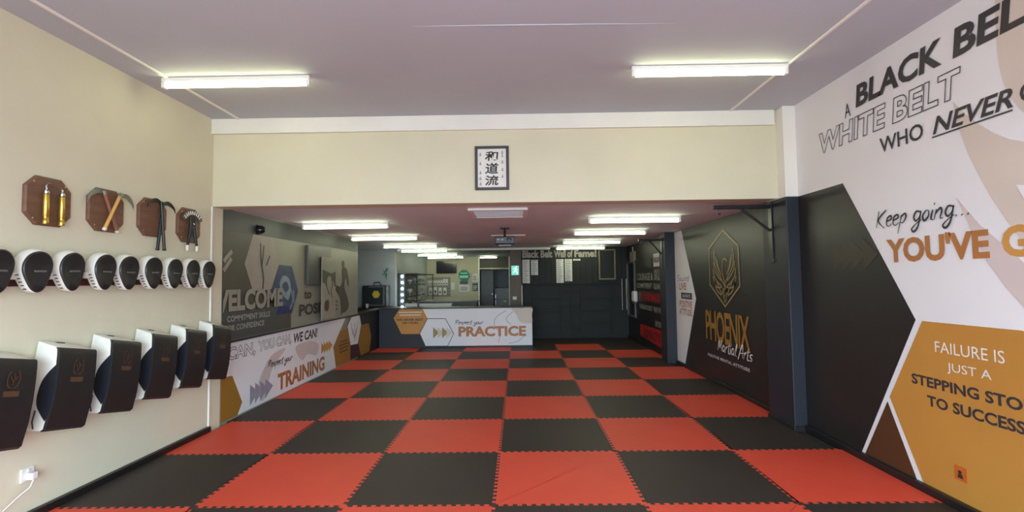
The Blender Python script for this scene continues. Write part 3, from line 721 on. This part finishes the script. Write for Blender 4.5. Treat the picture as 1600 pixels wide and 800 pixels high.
for k in range(len(pts)-1):
    a, b = pts[k], pts[k+1]; ch.tube([(.018+(.004 if k % 2 else -.002), a[0], a[1]), (.018+(.004 if k % 2 else -.002), b[0]+(b[0]-a[0])*.2, b[1]+(b[1]-a[1])*.2)], .004, 6)
ch.build('chain', 'dull_steel', t)
def kama(y, z, ang, flip, hm, bm_, label, L=.36, grp=None, tip='white_tip', dx=0.0):
    """sickle: handle leaning by ang, curved blade at its head"""
    t = thing('sickle', label, 'sickle', (XL+.024+dx, y, z), (ang, 0, 0), group=grp)
    MB().tube([(.014, 0, -L/2), (.014, 0, 0), (.014, 0, L/2)], [.013, .0115, .0125], 10).build('handle', hm, t, True)
    MB().lathe((.014, 0, -L/2-.014), [(.011, 0), (.015, .006), (.015, .016)], 10).build('end_knob', tip, t, True)
    MB().lathe((.014, 0, L/2-.03), [(.0145, 0), (.0145, .03)], 10).build('collar', 'dull_steel' if hm != 'black_wood' else 'black_metal', t, True)
    s = flip
    top = [(0, .0), (s*.05, .028), (s*.10, .022), (s*.145, -.008), (s*.165, -.05)]
    bot = [(0, -.032), (s*.05, -.008), (s*.10, -.012), (s*.138, -.025), (s*.165, -.05)]
    T = smoothline(top, False, 3); Bm = smoothline(bot, False, 3); n = len(T); b = MB()
    vs = [(.017, p[0], p[1]+L/2) for p in T]+[(.012, p[0], p[1]+L/2) for p in Bm]+[(.009, p[0], p[1]+L/2) for p in T]
    fs = [(i, i+1, n+i+1, n+i) for i in range(n-1)]+[(2*n+i, 2*n+i+1, n+i+1, n+i) for i in range(n-1)]+[(i, i+1, 2*n+i+1, 2*n+i) for i in range(n-1)]
    b.add(vs, fs); b.build('blade', bm_, t)
    return t
# ang: rotation about X: positive turns the top towards -Y
kama(.375, 2.05, .42, -1, 'red_wood', 'dull_steel', 'reddish sickle with its blade to the left, behind the yellow one', .32)
kama(.37, 2.05, -.46, 1, 'pale_wood', 'dull_steel', 'yellow wooden sickle crossed over the reddish one', .32, dx=.026)
kama(.90, 1.995, -.13, 1, 'black_wood', 'black_metal', 'black sickle with its blade to the right, under its crossed twin', .41, tip='black_wood')
kama(.895, 1.995, .11, -1, 'black_wood', 'black_metal', 'black sickle with its blade to the left, crossed over its twin', .41, tip='black_wood', dx=.026)
t = thing('butterfly_knife', 'black folding weapon with white ends and a dark ornate fan on the last plaque', 'weapon', (XL+.034, 1.31, 2.02))
for s in (-1, 1):
    MB().tube([(.012, s*.01, .09), (.012, s*.03, -.05), (.012, s*.065, -.17)], [.016, .017, .011], 8).build('arm', 'black_wood', t, True)
    MB().lathe((.012, s*.068, -.225), [(.008, 0), (.014, .01), (.015, .05), (.010, .056)], 10).build('white_end', 'white_tip', t, True)
MB().box(.002, .02, -.035, .035, -.02, .10, .006).build('hub_plate', 'black_wood', t)
MB().lathe((.02, 0, .035), [(.012, 0), (.012, .004), (.006, .008)], 10, 'x').build('rivet', 'chrome', t)
fb = MB(); A = [(.006, .165*math.sin(a), 0.0+.165*math.cos(a)) for a in [(-1.05+.15*i) for i in range(15)]]; A2 = [(.006, .12*math.sin(a), 0.0+.12*math.cos(a)) for a in [(-1.05+.15*i) for i in range(15)]]
A3 = [(.014, p[1], p[2]) for p in A]; A4 = [(.014, p[1], p[2]) for p in A2]
fb.add(A3+A4, [(i, i+1, 16+i, 15+i) for i in range(14)]); fb.add(A+A3, [(i, i+1, 16+i, 15+i) for i in range(14)]); fb.add(A2+A4, [(i, i+1, 16+i, 15+i) for i in range(14)])
fo = fb.build('fan_band', 'strap_grey', t)
for i in range(9):
    a = -.85+.2*i; MB().tube([(.016, .126*math.sin(a), .126*math.cos(a)), (.016, .158*math.sin(a), .158*math.cos(a))], .005, 6).build('stud', 'white_tip', fo)

# ================================================================== rail with focus mitts
t = thing('wall_rail', 'dark red-brown wooden rail that carries the focus mitts', 'rail', (XL, 0, 1.52))
MB().box(0, .022, -4.0, 1.62, -.038, .038, .004).build('board', 'rail_wood', t)
for y in [-.61+.245*k for k in range(9)]: MB().tube([(.02, y, .0), (.05, y, 0), (.056, y, .02)], .006, 8).build('hook', 'black_metal', t)
def mitt(y, zrot, label):
    t = thing('focus_mitt', label, 'focus mitt', (XL+.024, y, 1.585), (0, 0, 0), group='focus mitts on the wall rail')
    ol = smoothline([(-.092, 0), (-.082, .058), (-.045, .105), (.015, .125), (.066, .105), (.092, .055), (.088, 0), (.07, -.055), (.045, -.115), (.005, -.143), (-.035, -.125), (-.068, -.07)], True, 4)
    def ring(x, s, dy, dz): return [(x, a*s+dy, b*s+dz) for a, b in ol]
    MB().rings([ring(.026, .86, -.006, .010), ring(.030, 1.0, -.006, .010), ring(.045, 1.045, -.005, .009), ring(.078, 1.045, -.003, .006), ring(.090, 1.0, 0, .001), ring(.093, .97, 0, 0)]).build('shell', 'white_leather', t, True)
    MB().rings([ring(.088, .985, 0, 0), ring(.098, .97, 0, 0), ring(.104, .90, 0, 0), ring(.100, .6, 0, 0), ring(.094, .25, 0, 0)]).build('striking_pad', 'black_leather', t, True)
    MB().box(.092, .1015, -.02, .05, -.012, .0, .002).build('grey_logo', 'strap_grey', t)
    MB().box(.028, .06, -.118, -.08, -.058, -.012, .008).build('wrist_cuff', 'white_leather', t)
    for k in range(5):
        a0 = (-.098+.0125*k*1.0, -.03-.022*k)
        b = MB(); b.box(.056, .074, a0[0]-.004, a0[0]+.016, a0[1]-.003, a0[1]+.003); b.build('print_mark', 'ink', t)
    return t
wh = ['cut off at the left edge, before all other mitts', 'second from the left, under the brass nunchaku', 'third from the left, between the first two plaques', 'fourth from the left, under the wooden sickles', 'fifth from the left', 'sixth from the left, under the black sickles', 'seventh from the left', 'eighth from the left, under the ornate fan', 'last one, beside the opening']
base = None
for i, y in enumerate((-.49, -.245, -.01, .255, .478, .735, .985, 1.225, 1.46)):
    lb = 'focus mitt on the rail, '+wh[i]
    if base is None: base = o = mitt(y, 0, lb)
    else: o = copy_tree(base); o['label'] = lb
    o.location = (XL+.024, y, 1.585+random.uniform(-.004, .004)); o.rotation_euler = (random.uniform(-.05, .05), 0, random.uniform(-.06, .06)-.05)

# ================================================================== kick shields
def kick_shield():
    t = thing('kick_shield', '', 'kick shield', group='kick shields on the left wall')
    H = .28; W2 = .137
    prof = [(-.278, .02, .158), (-.262, .004, .176), (-.13, .0, .188), (0, .0, .186), (.12, .0, .176), (.20, .0, .166), (.232, .0, .160), (.242, .0, .150)]   # z, back x, front x
    def ring(y):
        return [(fx, y, z) for z, bx, fx in prof]+[(bx, y, z+(.045 if z > .19 else 0)) for z, bx, fx in prof[::-1]]
    def shrink(R_, s, y): 
        cx = .09
        return [(cx+(p[0]-cx)*s, y, p[2]*s) for p in R_]
    r0 = ring(0)
    MB().rings([shrink(r0, .93, -W2), shrink(r0, .985, -W2+.006), shrink(r0, 1, -W2+.016), shrink(r0, 1, W2-.016), shrink(r0, .985, W2-.006), shrink(r0, .93, W2)]).build('body', 'white_leather', t, True)
    # black front cover wraps the whole front and a little of the top
    fr = [(fx+.004, z*1.0) for z, bx, fx in prof]
    b = MB()
    A_ = [(x, -W2-.002, z) for x, z in fr]; D = [(x, W2+.002, z) for x, z in fr]
    A2_ = [(x-.02, -W2-.002, z) for x, z in fr]; D2 = [(x-.02, W2+.002, z) for x, z in fr]
    n = len(A_); b.add(A_+D, [(i, i+1, n+i+1, n+i) for i in range(n-1)]); b.add(A2_+A_, [(i, i+1, n+i+1, n+i) for i in range(n-1)]); b.add(D2+D, [(i, i+1, n+i+1, n+i) for i in range(n-1)])
    b.add([A_[-1], D[-1], D2[-1], A2_[-1]], [(0, 1, 2, 3)]); b.add([A_[0], D[0], D2[0], A2_[0]], [(0, 1, 2, 3)])
    b.build('front_cover', 'black_leather', t, True)
    # navy side bulge: round segment on both side faces
    for s in (-1, 1):
        seg = smoothline([(.168, .14), (.125, .09), (.09, .03), (.078, -.05), (.088, -.12), (.125, -.175), (.160, -.215)], False, 4)+[(.187, -.12), (.184, 0), (.176, .10)]
        o_ = [(x, s*(W2+.004), z) for x, z in seg]; i_ = [(x, s*(W2-.01), z) for x, z in seg]
        MB().rings([i_, o_]).build('side_panel', 'navy_leather', t)
        MB().tube([(.085, s*(W2+.003), -.15), (.082, s*(W2+.004), -.22), (.095, s*(W2+.002), -.262)], .004, 6).build('side_seam', 'ink', t)
    # badge: small gold outline and a bar
    Fb = Face('L', .182)
    strokes('badge', 'badge_brown', Fb, [[(-.02+.0, .17), (-.035, .14), (-.03, .09), (0, .07), (.03, .09), (.035, .14), (.02, .17)], [(0, .155), (.005, .12), (-.004, .09)], [(-.02, .14), (0, .11), (.02, .14)]], .007, .002, t)
    MB().box(.183, .188, -.045, .045, -.005, .055).build('badge_bar', 'badge_brown', t)
    MB().box(-.012, .03, -.03, .03, .24, .285, .004).build('hanging_loop', 'black_leather', t)
    return t
ks = None
wk = ['cut off at the left edge, nearest the camera', 'second from the left edge', 'third from the left edge', 'fourth from the left edge', 'fifth from the left edge', 'last one, beside the opening']
for i, y in enumerate((-.475, -.05, .36, .77, 1.17, 1.56)):
    if ks is None: ks = o = kick_shield()
    else: o = copy_tree(ks)
    o['label'] = 'black and white kick shield, '+wk[i]
    o.location = (XL+.012, y-.0, .82); o.rotation_euler = (-.185+random.uniform(-.01, .01), 0, random.uniform(-.02, .02))

# ================================================================== socket on the left wall
t = thing('wall_socket', 'white plug socket low on the left wall under the shields', 'socket', (XL, -.165, .285))
MB().box(0, .012, -.043, .043, -.043, .043, .004).build('plate', 'white_plastic', t)
MB().box(.012, .018, -.008, .008, .015, .035, .002).build('switch', 'white_plastic', t)
t = thing('power_plug', 'white plug in the wall socket with a thin cord', 'plug', (XL+.012, -.16, .275))
MB().box(0, .045, -.022, .022, -.022, .022, .008).build('plug_body', 'white_plastic', t)
MB().tube([(.04, -.005, -.015), (.04, -.03, -.06), (.02, -.09, -.10), (.008, -.20, -.17), (.012, -.35, -.24)], .0035, 6).build('cord', 'white_plastic', t, True)

# ================================================================== bag brackets on the pillars
def bracket(y, x0, L, z, label, hh):
    t = thing('punch_bag_bracket', label, 'bracket', (x0, y, z))
    MB().box(-.012, 0, -.035, .035, -hh, .02, .003).build('wall_plate', 'black_metal', t)
    MB().box(-L, -.012, -.022, .022, -.045, -.005, .004).build('arm', 'black_metal', t)
    MB().tube([(-L*.52, 0, -.04), (-.012, 0, -.28)], .014, 8).build('brace', 'black_metal', t)
    MB().tube([(-L+.05, 0, -.045), (-L+.05, 0, -.09), (-L+.065, 0, -.10), (-L+.075, 0, -.085)], .005, 6).build('hook', 'black_metal', t)
    for s in (-1, 1):
        for zz in (-.02, -hh+.03): MB().box(-.008, 0, s*.035, s*.075, zz-.012, zz+.012, .002).build('fixing_lug', 'black_metal', t)
        MB().lathe((-.008, s*.055, -hh+.03), [(.006, 0), (.006, -.006)], 8, 'x').build('bolt', 'dull_steel', t)
bracket(1.84, 2.843, .60, 2.245, 'black steel bag bracket on the near pillar', .62)
bracket(5.57, 2.79, .42, 2.20, 'black steel bag bracket on the far pillar', .55)

# ================================================================== boards hung in front of the left mural
tag(boxo('wall_screen', 'screen_grey', XL+.015, XL+.06, 3.86, 4.75, 1.45, 2.04, None, .006), 'dark flat panel on the left mural behind the tall poster', 'screen')
t = thing('banner_poster', 'tall pale poster of a fighter in a white suit hung on the left mural', 'poster', (XL+.075, 4.59, .885))
MB().box(0, .012, -.29, .30, 0, 1.0, .002).build('sheet', 'mural_pale', t)
Fp = Face('L', .012)
poly('print', 'olive_print', Fp, [(-.27, .52), (.28, .52), (.28, .78), (.1, .74), (-.27, .80)], .002, t)
poly('print', 'suit_print', Fp, [(-.27, .02), (.28, .02), (.28, .48), (.16, .62), (.0, .42), (-.18, .58), (-.27, .60)], .003, t)
poly('print', 'mural_pale', Fp, smoothline([(-.08, .66), (.02, .70), (.10, .64), (.08, .52), (-.02, .46), (-.09, .54)], True), .004, t)
poly('print', 'badge_brown', Fp, smoothline([(-.18, .28), (-.04, .32), (-.0, .22), (-.06, .14), (-.18, .16)], True), .004, t)
strokes('print', 'silhouette_print', Fp, [[(-.13, .56), (-.04, .44), (.02, .40)], [(.16, .58), (.08, .44), (.14, .34)]], .025, .005, t)
for k in range(5): MB().box(.0125, .0145, -.22, .15+.02*k, .04+.03*k, .048+.03*k).build('print_line', 'faint_ink', t)

# ================================================================== right wall far objects
t = thing('glazed_door_panel', 'tall grey-framed narrow panel at the far end of the right wall', 'panel', (XR, 8.75, .55))
for y in (-.38, .38): MB().box(-.04, 0, y-.02, y+.02, 0, 1.35, .004).build('frame_bar', 'strap_grey', t)
for z in (0.0, 1.31): MB().box(-.04, 0, -.36, .36, z, z+.04, .004).build('frame_bar', 'strap_grey', t)
MB().box(-.015, 0, -.36, .36, .04, 1.31).build('pane', 'screen_glass', t)
t = thing('wall_dispenser', 'white rounded dispenser on the far right wall', 'dispenser', (XR, 8.28, 1.05))
MB().box(-.10, 0, -.13, .13, -.12, .14, .04).build('cover', 'white_plastic', t)
MB().box(-.08, -.01, -.08, .08, -.15, -.12, .005).build('outlet', 'strap_grey', t)
t = thing('hanging_sign', 'small cream notice with a tag above the narrow panel', 'notice', (XR-.006, 8.55, 2.03))
MB().box(-.01, 0, -.30, .30, -.12, .10, .003).build('sheet', 'suit_print', t)
MB().box(-.016, -.01, -.10, .0, .1, .22, .003).build('tag', 'paper', t)
MB().box(-.014, -.01, -.04, .02, -.10, .08, .002).build('print_line', 'grey_print', t)
for y, lb in ((9.0, 'left of the two thin steel bars in the far right corner'), (9.12, 'right of the two thin steel bars in the far right corner')):
    tt = tag(MB().tube([(XR-.05-(9.12-y)*.9, 9.15, .70), (XR-.05-(9.12-y)*.9, 9.15, 1.48)], .010, 8).build('steel_bar', 'chrome'), lb, 'bar', 'steel bars by the far corner')

# ================================================================== reception
# exit panel beside the doorway
t = thing('timber_post', 'brown timber panel below the green exit sign', 'panel', (.12, 9.24, 0))
MB().box(-.145, .14, 0, .05, FL, 2.24, .004).build('board', 'door_wood', t)
MB().box(-.085, .015, -.008, 0, .98, 1.06, .003).build('notice', 'paper', t)
t = thing('exit_sign', 'lit green and white exit sign on the timber panel', 'sign', (.105, 9.235, 1.605))
MB().box(-.10, .10, -.03, 0, 0, .245, .004).build('case', 'white_plastic', t)
MB().box(-.092, .092, -.034, -.03, .008, .237).build('light_panel', 'exit_glow', t)
Fx = Face('B', -.034)
strokes('running_figure', 'exit_white', Fx, [[(.02, .19), (.0, .12), (-.05, .06)], [(0, .12), (.05, .07), (.04, .03)], [(-.04, .16), (.01, .17), (.06, .13)]], .018, .002, t)
poly('running_figure', 'exit_white', Fx, smoothline([(.02, .2), (.045, .21), (.045, .23), (.02, .23)], True), .002, t)
# doorway in the reception back wall
dr = thing('doorway_frame', 'pale door frame round the dark opening at the back of reception', 'door frame', (-.65, 13.6, 0))
MB().box(-.55, -.50, -.04, .15, FL, ZB, .004).build('jamb', 'white_trim', dr)
MB().box(.50, .55, -.04, .15, FL, ZB, .004).build('jamb', 'white_trim', dr)
MB().box(-.50, .50, -.05, .15, 1.86, 1.91, .004).build('transom_bar', 'beige_wall', dr)
MB().box(-.50, .50, .04, .06, 1.91, ZB).build('transom_panel', 'olive_print', dr)
t = thing('open_door', 'dark grey door folded back inside the doorway', 'door', (-1.13, 13.76, 0))
MB().box(0, .44, .1, .14, FL+.01, 1.84, .004).build('leaf', 'door_dark', t)
MB().lathe((.40, .09, 1.0), [(.02, 0), (.02, -.03), (.012, -.035)], 10, 'y').build('knob', 'chrome', t)
t = thing('fridge', 'grey fridge standing beyond the reception doorway', 'fridge', (-.42, 14.6, FL))
MB().box(-.27, .27, 0, .55, 0, 1.22, .012).build('body', 'grey_metal', t)
MB().box(-.27, .27, -.03, 0, .04, .80, .01).build('door', 'grey_metal', t)
MB().box(-.27, .27, -.03, 0, .82, 1.21, .01).build('freezer_door', 'grey_metal', t)
for z0, z1 in ((.55, .78), (.84, .98)): MB().box(-.24, -.22, -.06, -.03, z0, z1, .004).build('handle', 'chrome', t)
MB().box(.06, .16, -.034, -.03, .70, .78).build('sticker', 'paper', t)
tag(boxo('television', 'screen_glass', -2.64, -1.94, 13.53, 13.58, 1.74, 2.16, None, .008), 'black wall-mounted television in reception', 'television')
# octagonal green sign with two sheets below
t = thing('octagonal_sign', 'dark green octagonal sign on the reception wall', 'sign', (-1.69, 13.58, 1.66))
o8 = [(.2*math.cos(PI/8+k*PI/4), .2*math.sin(PI/8+k*PI/4)) for k in range(8)]
MB().rings([[(a, 0, b) for a, b in o8], [(a, -.03, b) for a, b in o8]]).build('board', 'green_sign', t)
MB().box(-.15, .15, -.036, -.03, -.09, .0, .002).build('pale_band', 'green_sign_pale', t)
MB().box(-.12, .12, -.036, -.03, .06, .10, .002).build('pale_bar', 'green_sign_pale', t)
MB().box(-.14, .13, -.02, 0, -.29, -.19, .002).build('lower_plate', 'paper_print', t)
def sheet(name, x0, x1, y, z0, z1, m, label, lines=3, grp=None):
    t = thing(name, label, 'notice', ((x0+x1)/2, y, z0), group=grp)
    w = (x1-x0)/2; h = z1-z0
    MB().box(-w, w, -.008, 0, 0, h).build('sheet', m, t)
    for k in range(lines): MB().box(-w*.75, w*(.2+.5*random.random()), -.010, -.008, h*(.2+.6*k/lines), h*(.2+.6*k/lines)+h*.08).build('print_line', 'paper_print' if m == 'paper' else 'paper', t)
sheet('paper_notice', -1.86, -1.50, 13.59, 1.10, 1.34, 'paper', 'white notice below the octagonal sign')
sheet('paper_notice', -1.40, -1.21, 13.59, 1.44, 1.72, 'paper', 'upper white notice beside the reception doorway')
sheet('paper_notice', -1.40, -1.21, 13.59, 1.12, 1.39, 'paper_print', 'dark notice below the white one beside the doorway')
# back desk
t = thing('back_desk', 'back desk of reception with a white front and dark end', 'desk', (-1.9, 9.36, FL))
MB().box(-.50, 1.0, 0, .55, 0, .93, .004).build('body', 'dark_desk', t)
MB().box(-.51, 1.02, -.02, .57, .93, .965, .004).build('desk_top', 'dark_desk', t)
poly('front_print', 'white_wall', Face('B', 0), [(-.49, .03), (-.49, .925), (.37, .925), (.22, .55), (.10, .03)], .006, t)
# lit display cabinet on the left
dc = thing('display_cabinet', 'glass display cabinet with a strip of white spot lights at its edge', 'cabinet', (-2.97, 9.35, FL))
for (x, y) in ((.11, .02), (.50, .02), (.03, 2.4), (.50, 2.4)): MB().box(x, x+.025, y, y+.025, 0, 1.70, .003).build('corner_post', 'black_metal', dc)
MB().box(.10, .53, 0, 2.45, 0, .925, .004).build('base', 'white_wall', dc)
MB().box(.0, .02, 0, 2.45, .80, 1.68).build('back_panel', 'grey_metal', dc)
MB().box(.02, .54, 0, 2.45, 1.68, 1.71, .004).build('top', 'dark_desk', dc)
for z in (1.08, 1.38): MB().box(.03, .50, .05, 2.4, z, z+.008).build('shelf', 'clear_glass', dc)
MB().box(.51, .516, .05, 2.4, .81, 1.67).build('front_pane', 'clear_glass', dc)
MB().box(.085, .215, -.03, 0, .78, 1.70, .006).build('light_strip', 'blue_pale_print', dc)
for k in range(6): MB().lathe((.15, -.03, .84+.158*k), [(.034, 0), (.032, -.006), (.02, -.012)], 12, 'y').build('spot_light', 'led_glow', dc)
def trophy(x, y, z, h, m, label):
    t = thing('trophy', label, 'trophy', (x, y, z), group='trophies in the lit display cabinet')
    MB().box(-.04, .04, -.04, .04, 0, .035, .003).build('base', 'black_wood', t)
    MB().lathe((0, 0, .035), [(.02, 0), (.008, .02), (.008, h*.35), (.03, h*.42), (.055, h*.6), (.062, h*.85), (.055, h*.86), (.03, h*.5)], 12).build('cup', m, t, True)
    for s in (-1, 1): MB().tube([(s*.05, 0, .035+h*.55), (s*.085, 0, .035+h*.62), (s*.085, 0, .035+h*.75), (s*.06, 0, .035+h*.8)], .005, 6).build('handle', m, t)
k = 0
rowname = {0.81: 'bottom shelf', 1.09: 'middle shelf', 1.39: 'top shelf'}
for z in (.907, 1.07, 1.37):
    for j in range(4):
        y = 9.62+.58*j; m = 'silver_trophy' if (j+k) % 3 else 'gold_trophy'; k += 1
        trophy(-2.68+.02*(j % 2), y, z, (.07 if z < 1 else .145)+.03*((j*7+k) % 3), m, ('gold ' if m == 'gold_trophy' else 'silver ')+'cup on the '+{.907: 'bottom', 1.07: 'middle', 1.37: 'top'}[z]+' shelf of the lit cabinet, '+['nearest', 'second', 'third', 'farthest'][j]+' in its row')
# packets on the slat board
sb = thing('slat_board', 'pale slatted display board with packets on the reception wall', 'display board', (-2.78, 13.59, 1.0))
MB().box(-.20, .62, -.03, 0, -.05, .62, .004).build('board', 'suit_print', sb)
for k in range(6): MB().box(-.20, .62, -.036, -.03, k*.11, k*.11+.01).build('slat', 'strap_grey', sb)
for k in range(8):
    x = -2.90+.088*k; t = thing('packet', 'small white packet in the upper row of the slat board, number %s from the left' % ['one', 'two', 'three', 'four', 'five', 'six', 'seven', 'eight'][k], 'packet', (x, 13.56, 1.33), group='small packets on the upper row of the slat board')
    t['label'] = 'small white packet on the slat board, '+['first', 'second', 'third', 'fourth', 'fifth', 'sixth', 'taller, seventh', 'taller, last'][k]+' in the upper row'
    h = .17+.05*(k > 5)
    MB().box(-.036, .036, -.02, .0, 0, h, .004).build('pack', 'paper', t); MB().box(-.02, .02, -.022, -.02, .03, .08).build('print', 'paper_print', t)
for k in range(4):
    x = -2.84+.165*k; t = thing('glove_packet', 'white packet in the lower row of the slat board, '+['leftmost', 'second from the left', 'third from the left, reddish print', 'rightmost'][k], 'packet', (x, 13.55, 1.0+.02*(k == 1)), group='packets on the lower row of the slat board')
    MB().box(-.055, .055, -.03, .0, 0, .25, .005).build('pack', 'paper', t); MB().box(-.03, .03, -.033, -.03, .05, .14).build('print', 'copper_print' if k == 2 else 'paper_print', t)
tag(boxo('switch_plate', 'white_plastic', -2.14, -2.02, 13.585, 13.6, 1.18, 1.42, None, .004), 'pale wall plate right of the slat board', 'switch')
# alcove objects
ks_ = thing('alcove_shelf', 'dark shelf behind the low wall in the left alcove', 'shelf', (-3.55, 8.75, FL))
MB().box(-.6, .45, -.1, .40, 0, .86, .004).build('cabinet', 'dark_desk', ks_)
t = thing('vending_machine', 'dark machine with a yellow disc standing in the left alcove', 'machine', (-3.38, 8.85, .84))
MB().box(-.30, .30, -.1, .28, 0, .55, .015).build('body', 'dark_plastic', t)
for a, b_, c_, d in ((-.13, .26, .50, .535), (.22, .26, .06, .50), (-.13, .22, .05, .08)): MB().box(a, b_, -.12, -.1, c_, d, .004).build('frame_bar', 'strap_grey', t)
MB().lathe((.05, -.1, .33), [(.098, 0), (.098, -.012)], 6, 'y').build('yellow_disc', 'yellow_disc', t)
MB().tube([(-.04, 0, .55), (-.03, 0, .62), (.10, 0, .63), (.14, 0, .55)], .015, 8).build('carry_handle', 'dark_plastic', t)
t = thing('coffee_cup', 'white cup on the low wall in front of the dark machine', 'cup', (-3.53, 8.68, .842))
MB().lathe((0, 0, 0), [(.03, 0), (.04, .08), (.042, .10), (.036, .10), (.03, .02)], 14).build('bowl', 'white_plastic', t, True)
t = thing('star_decoration', 'silver and teal spiky decoration high on the alcove wall', 'decoration', (-3.20, 9.15, 1.72))
for k in range(9):
    a = 2*PI*k/9; L_ = .10+.07*(k % 2)
    MB().tube([(0, 0, 0), (L_*math.cos(a)*.6, -.02, L_*math.sin(a)*1.2)], [.022, .003], 5).build('spike', 'teal' if k % 3 else 'silver_trophy', t)
MB().box(-.02, .02, 0, .05, -.02, .02).build('mount', 'black_metal', t)
t = thing('roll_up_stand', 'dark stand with a pale head at the end of the left mural', 'stand', (-3.08, 6.45, .858))
MB().box(-.06, .06, -.06, .06, 0, .02, .004).build('base', 'black_metal', t)
MB().tube([(0, 0, .02), (0, 0, .9)], [.02, .016], 8).build('pole', 'black_metal', t)
MB().box(-.05, .05, -.05, .05, .62, .80, .02).build('grip', 'dark_plastic', t)
MB().lathe((0, 0, .88), [(.03, 0), (.055, .04), (.055, .10), (.03, .14)], 12).build('head', 'strap_grey', t, True)
t = thing('paper_stack', 'loose papers lying on the low wall ledge', 'paper', (-3.075, 7.9, .859))
for k in range(3): MB().box(-.08+.01*k, .07, -.45+.03*k, .4-.1*k, .003*k, .003*k+.003).build('sheet', 'suit_print', t)
